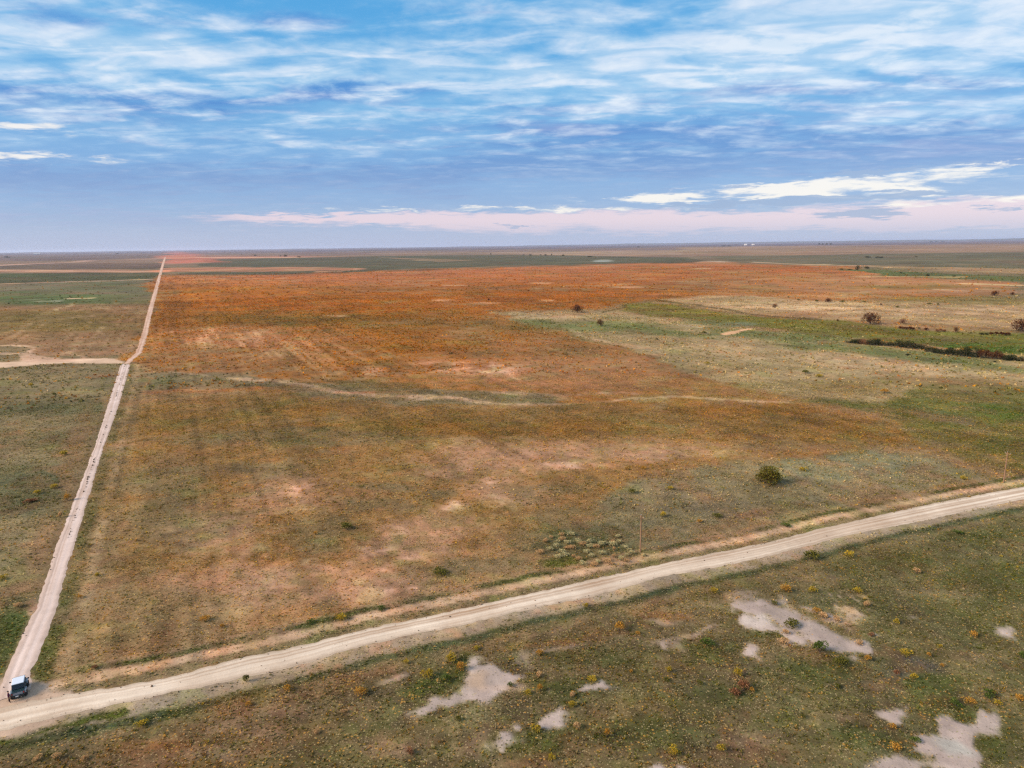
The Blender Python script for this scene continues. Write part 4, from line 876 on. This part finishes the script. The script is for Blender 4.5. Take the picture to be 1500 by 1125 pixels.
# ------------------------------------------------------------------ the off-road vehicle, seen from behind
def vehicle():
    p = at(29.5, 1014); hd = TDIR; e = empty('off_road_vehicle', (p[0], p[1], 0), math.atan2(hd[1], hd[0]) - PI / 2 + R_(4))
    tag(e, 'dark open-fendered off-road vehicle with white roof parked on the pale track', 'car')
    paint = flat_mat('dark_teal_paint', (.012, .030, .036), .3, coat=.5, vary=.05); white = flat_mat('white_roof', (.58, .62, .68), .35, vary=.04); glass = flat_mat('dark_glass', (.008, .009, .016), .08, vary=0)
    blk = flat_mat('black_trim', (.02, .02, .02), .6); rub = flat_mat('rubber', (.025, .022, .024), .85); grey = flat_mat('grey_plastic', (.22, .24, .27), .45); redm = flat_mat('red_lens', (.35, .02, .02), .2); cl = flat_mat('clear_lens', (.7, .7, .68), .1); pl = flat_mat('pale_plate', (.65, .65, .62), .4)
    # local axes: +Y forward, X right; length 3.6, width 1.85
    part('body', lambda bm: (bevel_box(bm, (0, 0, .78), (1.5, 3.5, .46), .07), bevel_box(bm, (0, 1.28, 1.06), (1.42, 1.0, .22), .06, (.96, .96)), bevel_box(bm, (0, -1.15, 1.04), (1.5, 1.1, .12), .04), bevel_box(bm, (0, .1, .5), (1.3, 3.2, .2), .04)), paint, e)
    part('cab', lambda bm: (bevel_box(bm, (0, .15, 1.06), (1.5, 1.7, .2), .03)), paint, e)
    part('windshield', lambda bm: bevel_box(bm, (0, .83, 1.46), (1.34, .22, .62), .02, (.94, .3, -.12)), glass, e)
    part('rear_window', lambda bm: bevel_box(bm, (0, -.76, 1.46), (1.36, .5, .62), .02, (.94, .3, .14)), glass, e)
    part('side_window', lambda bm: bevel_box(bm, (.69, .05, 1.46), (.08, 1.2, .6), .02, (.9, .95)), glass, e); part('side_window', lambda bm: bevel_box(bm, (-.69, .05, 1.46), (.08, 1.2, .6), .02, (.9, .95)), glass, e)
    def pillars(bm):
        for sx in (-1, 1):
            for (y0, y1) in ((.95, .72), (.15, .15), (-1.0, -.62)): cyl(bm, (sx * .72, y0, 1.14), (sx * .66, y1, 1.80), .04, seg=8)
    part('roll_cage', pillars, blk, e)
    rf = part('roof', lambda bm: bevel_box(bm, (0, .05, 1.83), (1.46, 1.86, .10), .04, (.93, .95)), white, e)
    part('roof_trim', lambda bm: (bevel_box(bm, (0, .99, 1.81), (1.50, .06, .08), .01), bevel_box(bm, (0, -.90, 1.79), (1.44, .06, .05), .01)), blk, rf)
    for sx in (-1, 1):
        for sy in (-1.12, 1.15):
            part('fender', lambda bm: (bevel_box(bm, (sx * .82, sy, .98), (.26, .95, .07), .03), bevel_box(bm, (sx * .82, sy - .5, .84), (.24, .06, .28), .02), bevel_box(bm, (sx * .82, sy + .5, .84), (.24, .06, .28), .02)), grey, e)
            w = part('wheel', lambda bm: cyl(bm, (sx * .70, sy, .42), (sx * .955, sy, .42), .20, .18, 18), grey, e)
            def tyre(bm):
                for a, b, r0, r1 in ((-.15, -.10, .34, .41), (-.10, .10, .41, .41), (.10, .15, .41, .34)): cyl(bm, (sx * (.82) + a, sy, .42), (sx * .82 + b, sy, .42), r0, r1, 24, False)
                for k in range(24):
                    a = k * PI / 12; bevel_box(bm, (sx * .82, sy + .415 * math.cos(a), .42 + .415 * math.sin(a)), (.24, .045, .045), 0)
                cyl(bm, (sx * .82 - .14, sy, .42), (sx * .82 + .14, sy, .42), .33, .33, 20)
            part('tyre', tyre, rub, w)
        m = part('mirror', lambda bm: (cyl(bm, (sx * .72, .80, 1.30), (sx * .98, .84, 1.36), .02, seg=6), bevel_box(bm, (sx * 1.04, .84, 1.38), (.2, .1, .18), .03)), blk, e)
        part('tail_light', lambda bm: bevel_box(bm, (sx * .66, -1.77, .92), (.12, .05, .2), .01), redm, e)
        part('headlight', lambda bm: cyl(bm, (sx * .5, 1.76, .84), (sx * .5, 1.80, .84), .11, .1, 16), cl, e)
        d = part('door', lambda bm: bevel_box(bm, (sx * .765, .15, .84), (.05, 1.0, .5), .02), paint, e)
        part('handle', lambda bm: bevel_box(bm, (sx * .80, -.2, .98), (.02, .14, .03), .005), blk, d)
    part('rear_bumper', lambda bm: bevel_box(bm, (0, -1.86, .56), (1.3, .12, .16), .03), blk, e)
    part('front_bumper', lambda bm: bevel_box(bm, (0, 1.86, .56), (1.4, .12, .16), .03), blk, e)
    part('number_plate', lambda bm: bevel_box(bm, (-.12, -1.93, .60), (.34, .02, .17), .004), pl, e)
    part('exhaust', lambda bm: cyl(bm, (.35, -1.7, .42), (.35, -2.0, .42), .06, .06, 12), M_steel, e)
    part('tailgate', lambda bm: bevel_box(bm, (0, -1.765, .86), (1.1, .04, .34), .015), grey, e)
vehicle()

# ------------------------------------------------------------------ the person beside it
def person():
    p = at(14, 1029); e = empty('person', (p[0], p[1], 0), R_(-50)); tag(e, 'person in dark maroon clothes standing on the track behind the parked vehicle', 'person')
    V = []; E_ = []; Rr = []
    def add(co, r, par=None):
        V.append(co); Rr.append(r)
        if par is not None: E_.append((par, len(V) - 1))
        return len(V) - 1
    pel = add((0, 0, .93), .155); sp1 = add((0, .01, 1.10), .14, pel); ch = add((0, .02, 1.30), .17, sp1); nk = add((0, .02, 1.46), .065, ch); hd0 = add((0, .03, 1.54), .075, nk); hd1 = add((0, .035, 1.63), .10, hd0); add((0, .02, 1.70), .075, hd1)
    add((0, .135, 1.60), .016, hd1)
    for s in (-1, 1):
        hip = add((s * .10, 0, .88), .10, pel); kn = add((s * .13, .03 * s + .02, .49), .066, hip); an = add((s * .15, .05 * s, .09), .045, kn); add((s * .165, .05 * s + .10, .035), .038, an)
        add((s * .085, .02, 1.61), .018, hd1)
        sh = add((s * .19, .02, 1.38), .07, ch); el_ = add((s * .27, -.02 if s > 0 else .03, 1.11), .047, sh); wr = add((s * .25, .14, .90), .028, el_); pm = add((s * .245, .185, .84), .036, wr)
        for k, (dx, l) in enumerate(((-.026, .07), (-.009, .08), (.009, .075), (.026, .06))):
            a = add((s * .245 + dx, .215, .80), .0095, pm); b = add((s * .245 + dx, .225, .80 - l * .5), .009, a); add((s * .245 + dx, .215, .80 - l), .008, b)
        t1 = add((s * .205, .20, .83), .011, pm); add((s * .19, .225, .80), .009, t1)
    me = bpy.data.meshes.new('person'); me.from_pydata(V, E_, []); me.update(); o = link('body', me, None, e)
    md = o.modifiers.new('skin', 'SKIN'); 
    for i, sv in enumerate(me.skin_vertices[0].data): sv.radius = (Rr[i], Rr[i]); sv.use_root = (i == 0)
    md.use_smooth_shade = True; sb = o.modifiers.new('sub', 'SUBSURF'); sb.levels = 1; sb.render_levels = 2
    m, nt, b = new_mat('clothed_skin'); g = N(nt); tc = g('ShaderNodeTexCoord').outputs['Object']; sx = g('ShaderNodeSeparateXYZ'); nt.links.new(tc, sx.inputs[0])
    z = sx.outputs[2]; ax = g.m('ABSOLUTE', sx.outputs[0])
    shirt = tuple(alb(84, 36, 62)); pants = tuple(alb(48, 24, 34)); skin = tuple(alb(188, 138, 112)); shoe = tuple(alb(40, 30, 28))
    c = g.mix(g.m('GREATER_THAN', z, .95), pants, shirt); c = g.mix(g.m('GREATER_THAN', z, 1.46), c, skin); c = g.mix(g.m('LESS_THAN', z, .09), c, shoe)
    hand = g.m('MULTIPLY', g.m('GREATER_THAN', ax, .175), g.m('MULTIPLY', g.m('LESS_THAN', z, .93), g.m('GREATER_THAN', z, .70))); c = g.mix(hand, c, skin)
    nt.links.new(c, b.inputs['Base Color'])
    me.materials.append(m)
    hair = flat_mat('dark_hair', (.03, .02, .018), .7)
    def hr(bm):
        bmesh.ops.create_uvsphere(bm, u_segments=14, v_segments=9, radius=.108, matrix=Matrix.Translation((0, .012, 1.665)))
        bmesh.ops.delete(bm, geom=[v for v in bm.verts if v.co.z < 1.62 and v.co.y > .03 or v.co.z < 1.585], context='VERTS')
    part('hair', hr, hair, e)
    def fc(bm):
        for s in (-1, 1): bmesh.ops.create_uvsphere(bm, u_segments=8, v_segments=6, radius=.014, matrix=Matrix.Translation((s * .035, .125, 1.625)))
    part('eyes', fc, hair, e)
    part('mouth', lambda bm: bevel_box(bm, (0, .118, 1.565), (.045, .012, .01), .003), flat_mat('lips', (.25, .08, .07), .5), e)
person()

# ------------------------------------------------------------------ far farm buildings
M_wt = flat_mat('white_sheet', tuple(alb(236, 226, 222)), .5); M_rf = flat_mat('pale_roof', tuple(alb(214, 206, 204)), .4); M_dk = flat_mat('dark_opening', (.04, .035, .035), .8)
def shed(x, y, wpx, hpx, label):
    p = at(x, y); w = px_size(x, y, wpx); h = px_size(x, y, hpx); d = w * .6; e = empty('farm_shed', (p[0], p[1], 0), math.atan2(-p[0], p[1])); tag(e, label, 'farm building')
    part('wall', lambda bm: bevel_box(bm, (0, 0, h * .35), (w, d, h * .7), 0), M_wt, e)
    def roof(bm):
        vs_ = [bm.verts.new(c) for c in ((-w * .53, -d * .55, h * .7), (w * .53, -d * .55, h * .7), (w * .53, d * .55, h * .7), (-w * .53, d * .55, h * .7), (-w * .53, 0, h * 1.05), (w * .53, 0, h * 1.05))]
        for f in ((0, 1, 5, 4), (2, 3, 4, 5), (0, 4, 3), (1, 2, 5), (0, 3, 2, 1)): bm.faces.new([vs_[i] for i in f])
    part('roof', roof, M_rf, e); part('door', lambda bm: bevel_box(bm, (w * .2, -d * .5 - .1, h * .25), (w * .16, .3, h * .5), 0), M_dk, e)
shed(54, 372.6, 8, 1.8, 'white farm shed far away on the left below the horizon')
shed(1092, 359.2, 4, 1.8, 'left of two white farm sheds near the right horizon'); shed(1103, 359, 4, 1.5, 'right of two white farm sheds near the right horizon')
# ------------------------------------------------------------------ low hills on the right horizon
def hills():
    n = 260; azs = np.radians(np.linspace(-55, 55, n)); V = []; Fc = []
    prof = np.interp(np.degrees(azs), [-55, -10, 0, 10, 30, 55], [8, 10, 26, 60, 66, 60]) + 14 * np.array([vn(np.array([a * 30]), np.array([0.]), 1., 3)[0] for a in azs])
    for i, a in enumerate(azs):
        for r, k in ((33000, 0), (35000, .75), (36500, 1), (39000, .6), (41500, 0)):
            V.append((r * math.sin(a), r * math.cos(a), max(0, prof[i]) * k - 1 * (k == 0)))
    for i in range(n - 1):
        for k in range(4): q = i * 5 + k; Fc.append((q, q + 5, q + 6, q + 1))
    me = bpy.data.meshes.new('hills'); me.from_pydata(V, [], Fc); me.update()
    tag(link('hills', me, flat_mat('hill_scrub', tuple(alb(96, 92, 80)), .95, spec=.05, scale=.001)), kind='structure')
hills()
#@@OBJ_END

# ------------------------------------------------------------------ haze
def haze():
    bm = bmesh.new(); bmesh.ops.create_cube(bm, size=1)
    bmesh.ops.scale(bm, vec=(84600, 84600, 116), verts=bm.verts); bmesh.ops.translate(bm, vec=(0, 0, 57), verts=bm.verts)
    me = bpy.data.meshes.new('haze'); bm.to_mesh(me); bm.free()
    m = bpy.data.materials.new('haze_air'); m.use_nodes = True; nt = m.node_tree; nt.nodes.clear()
    out = nt.nodes.new('ShaderNodeOutputMaterial'); v = nt.nodes.new('ShaderNodeVolumePrincipled')
    v.inputs['Color'].default_value = (.72, .80, 1, 1); v.inputs['Density'].default_value = 2.2e-5; v.inputs['Anisotropy'].default_value = .2
    nt.links.new(v.outputs[0], out.inputs['Volume'])
    tag(link('haze', me, m), 'thin blue haze lying over the far plain', kind='stuff')
HAZE = True
if HAZE: haze()

# ------------------------------------------------------------------ sky
EXPO = 1.0
SUN_EL, SUN_AZ = 30., -112.            # azimuth from +Y, negative = left
def build_world():
    w = bpy.data.worlds.new('World'); scene.world = w; w.use_nodes = True; nt = w.node_tree; nt.nodes.clear(); g = N(nt)
    out = g('ShaderNodeOutputWorld'); bg = g('ShaderNodeBackground'); nt.links.new(bg.outputs[0], out.inputs[0])
    sky = g('ShaderNodeTexSky', sky_type='NISHITA'); sky.sun_disc = False; sky.sun_elevation = R_(SUN_EL); sky.sun_rotation = R_(SUN_AZ); sky.air_density = 1.0; sky.dust_density = .6; sky.ozone_density = 2.0
    d = g('ShaderNodeTexCoord').outputs['Generated']
    sx = g('ShaderNodeSeparateXYZ'); nt.links.new(d, sx.inputs[0]); X, Y, Z = sx.outputs
    az = g.m('MULTIPLY', g.m('ARCTAN2', X, Y), 180 / PI); el = g.m('MULTIPLY', g.m('ARCSINE', g.m('MINIMUM', g.m('MAXIMUM', Z, -1), 1)), 180 / PI)
    zz = g.m('ADD', g.m('MAXIMUM', Z, 0), .085)
    cx = g.m('DIVIDE', X, zz); cy = g.m('DIVIDE', Y, zz)
    cv = g('ShaderNodeCombineXYZ'); nt.links.new(cx, cv.inputs[0]); nt.links.new(cy, cv.inputs[1]); P = cv.outputs[0]
    def rot(vec, deg, sx_, sy_, loc=(0, 0, 0)):
        mp = g('ShaderNodeMapping'); nt.links.new(vec, mp.inputs[0]); mp.inputs['Rotation'].default_value = (0, 0, R_(deg)); mp.inputs['Scale'].default_value = (sx_, sy_, 1); mp.inputs['Location'].default_value = loc; return mp.outputs[0]
    P1 = rot(P, 12, .75, .9, (3.1, 1.7, 0)); P2 = rot(P, -8, 2.3, 2.3, (.4, 5.2, 0)); P3 = rot(P, 15, .4, .55, (7.7, 2.2, 0))
    n1 = g.noise(P1, 1.0, 9, .58, .55); n2 = g.noise(P2, 1.3, 8, .62, .35); n3 = g.noise(P3, 1., 6, .5, .4)
    wv = g('ShaderNodeTexNoise'); nt.links.new(rot(P, 14, 2.2, 5.), wv.inputs[0]); wv.inputs['Scale'].default_value = 1.1; wv.inputs['Detail'].default_value = 7; wv.inputs['Distortion'].default_value = .8; n4 = wv.outputs[0]
    # irregular edges for the named cloud banks
    wob = g.m('MULTIPLY_ADD', n2, 3.2, -1.6); wobx = g.m('MULTIPLY_ADD', n1, 14, -7); elw = g.m('ADD', el, g.m('MULTIPLY', wob, .55)); azw = g.m('ADD', az, wobx)
    def dirdeg(px, py):
        v = ray(px, py); return math.degrees(math.atan2(v[0], v[1])), math.degrees(math.asin(v[2]))
    def blob(px, py, wx, wy, tilt=0):
        a, e = dirdeg(px, py); ka, ke = .052 * wx, .055 * wy          # half sizes in px -> degrees
        da = g.m('SUBTRACT', azw, a); de = g.m('SUBTRACT', elw, e)
        if tilt: de = g.m('SUBTRACT', de, g.m('MULTIPLY', da, tilt))
        q = g.m('ADD', g.m('POWER', g.m('ABSOLUTE', g.m('DIVIDE', da, ka)), 2), g.m('POWER', g.m('ABSOLUTE', g.m('DIVIDE', de, ke)), 2))
        return g.m('EXPONENT', g.m('MULTIPLY', q, -1))
    def total(lst):
        t = None
        for q in lst:
            b = g.m('MULTIPLY', blob(*q[:4], *(q[5:6])), q[4]); t = b if t is None else g.m('ADD', t, b)
        return t
    L = lambda *c: tuple(lin(c))
    qv = g('ShaderNodeCombineXYZ'); nt.links.new(g.m('MULTIPLY', az, .11), qv.inputs[0]); nt.links.new(g.m('MULTIPLY', el, .62), qv.inputs[1]); Q = qv.outputs[0]
    q1 = g.noise(rot(Q, 3, 1, 1, (2.3, .7, 0)), 1.0, 9, .6, .35); q2 = g.noise(rot(Q, 5, 2.2, 2.4, (5, 1, 0)), 1.0, 9, .62, .3); q3 = g.noise(rot(Q, 2, .45, .6, (9, 4, 0)), 1.0, 5, .5, .3)
    n5 = g.noise(rot(P, 25, 5., 5., (2, 8, 0)), 1.1, 6, .6, .25)
    # base blue gradient by elevation
    rp = g('ShaderNodeValToRGB'); nt.links.new(g.m('DIVIDE', el, 90.), rp.inputs[0]); cr_ = rp.color_ramp; cr_.interpolation = 'LINEAR'
    stops = [(0, (168, 184, 218)), (.02, (158, 180, 217)), (.04, (138, 172, 218)), (.07, (122, 168, 220)), (.11, (104, 168, 222)), (.15, (92, 170, 226)), (.22, (70, 162, 224)), (.3, (66, 150, 214)), (.5, (80, 140, 204)), (1, (84, 134, 192))]
    while len(cr_.elements) > 1: cr_.elements.remove(cr_.elements[-1])
    cr_.elements[0].position = 0; cr_.elements[0].color = (*L(*stops[0][1]), 1)
    for p, c in stops[1:]:
        e = cr_.elements.new(p); e.color = (*L(*c), 1)
    base = rp.outputs[0]
    # thin pale veil everywhere
    veil = g.ss(g.m('ADD', g.m('MULTIPLY', n1, .6), g.m('ADD', g.m('MULTIPLY', n4, .5), g.m('MULTIPLY', q1, .4))), .58, .98)
    c = g.mix(g.m('MULTIPLY', veil, g.ss(el, 5, 12)), base, L(158, 208, 240))
    # dark blue-grey under-layers
    dk = total([(90, 150, 170, 24, .8), (60, 260, 240, 30, .6), (480, 260, 240, 22, .6), (560, 138, 150, 18, .8, .02), (880, 235, 320, 34, .9), (1350, 215, 220, 26, .8), (1000, 190, 240, 18, .5), (700, 185, 200, 12, .5), (60, 25, 160, 20, .3), (560, 12, 200, 12, .25), (1460, 230, 120, 16, .7), (1300, 140, 160, 16, .5), (1180, 125, 120, 14, .5), (420, 30, 120, 12, .5), (700, 70, 160, 8, .3), (1180, 88, 160, 8, .3), (330, 150, 140, 10, .4), (770, 160, 100, 8, .5)])
    dkm = g.ss(g.m('ADD', dk, g.m('ADD', g.m('MULTIPLY_ADD', q1, 1.9, -1.05), g.m('MULTIPLY_ADD', n4, 1.3, -.65))), .0, .8)
    darkc = g('ShaderNodeValToRGB'); nt.links.new(g.m('DIVIDE', el, 20.), darkc.inputs[0]); de = darkc.color_ramp.elements
    de[0].position = 0; de[0].color = (*L(160, 174, 212), 1); de[1].position = 1; de[1].color = (*L(44, 140, 214), 1); e = darkc.color_ramp.elements.new(.35); e.color = (*L(96, 144, 206), 1); e = darkc.color_ramp.elements.new(.6); e.color = (*L(58, 132, 208), 1)
    c = g.mix(g.m('MULTIPLY', dkm, .95), c, darkc.outputs[0])
    # lavender-grey shading
    lav = g.ss(g.m('ADD', total([(600, 145, 170, 12, .4), (780, 190, 180, 14, .5), (1330, 150, 200, 18, .45), (1080, 128, 160, 14, .5), (1400, 215, 200, 20, .5), (100, 320, 400, 24, .5), (900, 160, 160, 12, .4), (1250, 120, 240, 14, .3), (340, 205, 120, 8, .4)]), g.m('ADD', g.m('MULTIPLY_ADD', n4, 1.3, -.65), g.m('MULTIPLY_ADD', q2, 1.4, -.75))), .1, .9)
    c = g.mix(g.m('MULTIPLY', lav, .6), c, L(158, 170, 214))
    # white cloud cover
    br = total([(170, 100, 200, 28, .62, .01), (400, 100, 170, 14, .5), (460, 105, 80, 9, .5), (640, 115, 180, 18, .6), (860, 108, 200, 18, .5, .02), (960, 60, 260, 40, .62), (1240, 50, 240, 46, .66), (1460, 60, 130, 50, .75), (1130, 40, 200, 30, .35), (340, 203, 150, 8, .5), (200, 68, 100, 12, .45), (90, 165, 110, 10, .4), (1250, 185, 220, 9, .5, .05), (1420, 158, 120, 9, .55, .05), (1000, 155, 140, 8, .5), (760, 255, 150, 5, .4), (250, 20, 200, 14, .45), (120, 60, 140, 14, .3), (320, 70, 160, 12, .3), (700, 60, 160, 12, .25), (150, 190, 140, 10, .25), (720, 20, 200, 18, .35), (560, 60, 200, 12, .3), (1150, 110, 240, 10, .35)])
    strk = g.m('ADD', g.m('ADD', g.m('MULTIPLY', n1, .42), g.m('MULTIPLY', n5, .48)), g.m('ADD', g.m('MULTIPLY', n2, .7), g.m('MULTIPLY', n4, .45)))
    low = g.ss(el, 4.0, 10.5)
    cm = g.m('ADD', g.m('MULTIPLY', br, .95), g.m('MULTIPLY', g.m('SUBTRACT', strk, .99), 5.2))
    cmA = g.m('MULTIPLY', g.ss(cm, -.35, 1.45), g.m('MULTIPLY_ADD', low, .88, .12))
    c = g.mix(g.m('MULTIPLY', cmA, .88), c, g.mix(g.ss(n4, .4, .62), L(178, 212, 240), L(218, 232, 248)))
    hi = g.m('MULTIPLY', g.ss(g.m('ADD', g.m('MULTIPLY', br, .55), g.m('MULTIPLY', g.m('SUBTRACT', strk, 1.09), 5.5)), .25, 1.15), low)
    c = g.mix(g.m('MULTIPLY', hi, .62), c, L(240, 246, 252))
    # bright bank low on the right, pink belt on the horizon
    def band(lst, n, k, a, b):
        t_ = total(lst); gate = g.ss(t_, .03, .5)
        return g.m('MULTIPLY', gate, g.ss(g.m('ADD', t_, g.m('MULTIPLY', g.m('SUBTRACT', n, .5), k)), a, b))
    pk = band([(1150, 325, 620, 16, 1.1), (700, 320, 300, 10, .9), (440, 319, 150, 6, .8), (1480, 305, 260, 18, .8)], q1, 2.0, .25, 1.0)
    c = g.mix(g.m('MULTIPLY', pk, .88), c, L(236, 214, 226))
    wt = band([(1000, 290, 130, 6, 1.15, .0), (1160, 276, 120, 7, .95, .0), (1240, 282, 120, 7, .85, .0), (1450, 243, 90, 3.6, 1.1, .0), (1290, 266, 150, 6, .75, .0), (1370, 255, 100, 4, .7, 0), (1450, 293, 200, 6, .9), (30, 229, 100, 6, 1.2), (0, 186, 60, 5, .8), (75, 184, 24, 4, .7), (620, 306, 200, 3, .6), (900, 306, 160, 3, .7)], q2, 4.6, .2, 1.25)
    c = g.mix(g.m('MULTIPLY', wt, .95), c, L(252, 246, 240))
    gy = band([(1165, 290, 90, 4, 1.3), (1245, 312, 70, 9, 1.2), (1030, 301, 170, 4, 1.1), (1275, 252, 50, 4, 1.2), (1400, 240, 60, 3, .9), (755, 331, 40, 2.2, 1.1), (1480, 305, 50, 2.4, 1.), (470, 317, 30, 3, .8), (1100, 273, 60, 2.4, .9), (1370, 285, 120, 5, .8)], q2, 2.2, .5, .95)
    c = g.mix(g.m('MULTIPLY', gy, .85), c, L(146, 170, 210))
    hzb = g.ss(el, 2.2, .3)
    c = g.mix(g.m('MULTIPLY', hzb, .7), c, L(178, 190, 222))
    # out of the picture: overhead the cloud cover is brighter than towards the horizon
    up = g.ss(el, 24, 60)
    c = g.mix(g.m('MULTIPLY', up, .5), c, L(236, 236, 240))
    k = 1 / (2 ** EXPO)
    sc = g('ShaderNodeVectorMath', operation='SCALE'); nt.links.new(c, sc.inputs[0]); sc.inputs[3].default_value = k / .1
    mixed = g.mix(.10, sc.outputs[0], sky.outputs[0])
    nt.links.new(mixed, bg.inputs[0]); bg.inputs[1].default_value = .1
    w.cycles.sampling_method = 'MANUAL'; w.cycles.sample_map_resolution = 512
build_world()
sd = bpy.data.lights.new('sun', 'SUN'); sd.energy = 3.2; sd.angle = R_(26); sd.color = (1, .84, .70)
so_ = bpy.data.objects.new('sun', sd); COL.objects.link(so_)
v = Vector((math.sin(R_(SUN_AZ)) * math.cos(R_(SUN_EL)), math.cos(R_(SUN_AZ)) * math.cos(R_(SUN_EL)), math.sin(R_(SUN_EL))))
so_.rotation_euler = v.to_track_quat('Z', 'Y').to_euler(); so_.location = (0, 0, 200)

# ------------------------------------------------------------------ camera
cd = bpy.data.cameras.new('camera'); cd.sensor_width = 36; cd.lens = 24; cd.clip_start = .5; cd.clip_end = 150000
co = bpy.data.objects.new('camera', cd); COL.objects.link(co); scene.camera = co
Mx = Matrix(((AR[0], AU[0], -AF[0], 0), (AR[1], AU[1], -AF[1], 0), (AR[2], AU[2], -AF[2], H), (0, 0, 0, 1)))
co.matrix_world = Mx
vs = scene.view_settings; vs.view_transform = 'Standard'; vs.look = 'None'; vs.exposure = EXPO; vs.gamma = 1
scene.cycles.use_denoising = False; scene.cycles.denoising_prefilter = 'ACCURATE'; scene.cycles.denoising_input_passes = 'RGB_ALBEDO_NORMAL'
scene.cycles.max_bounces = 6; scene.cycles.diffuse_bounces = 3; scene.cycles.volume_bounces = 1
scene.cycles.filter_width = 1.3
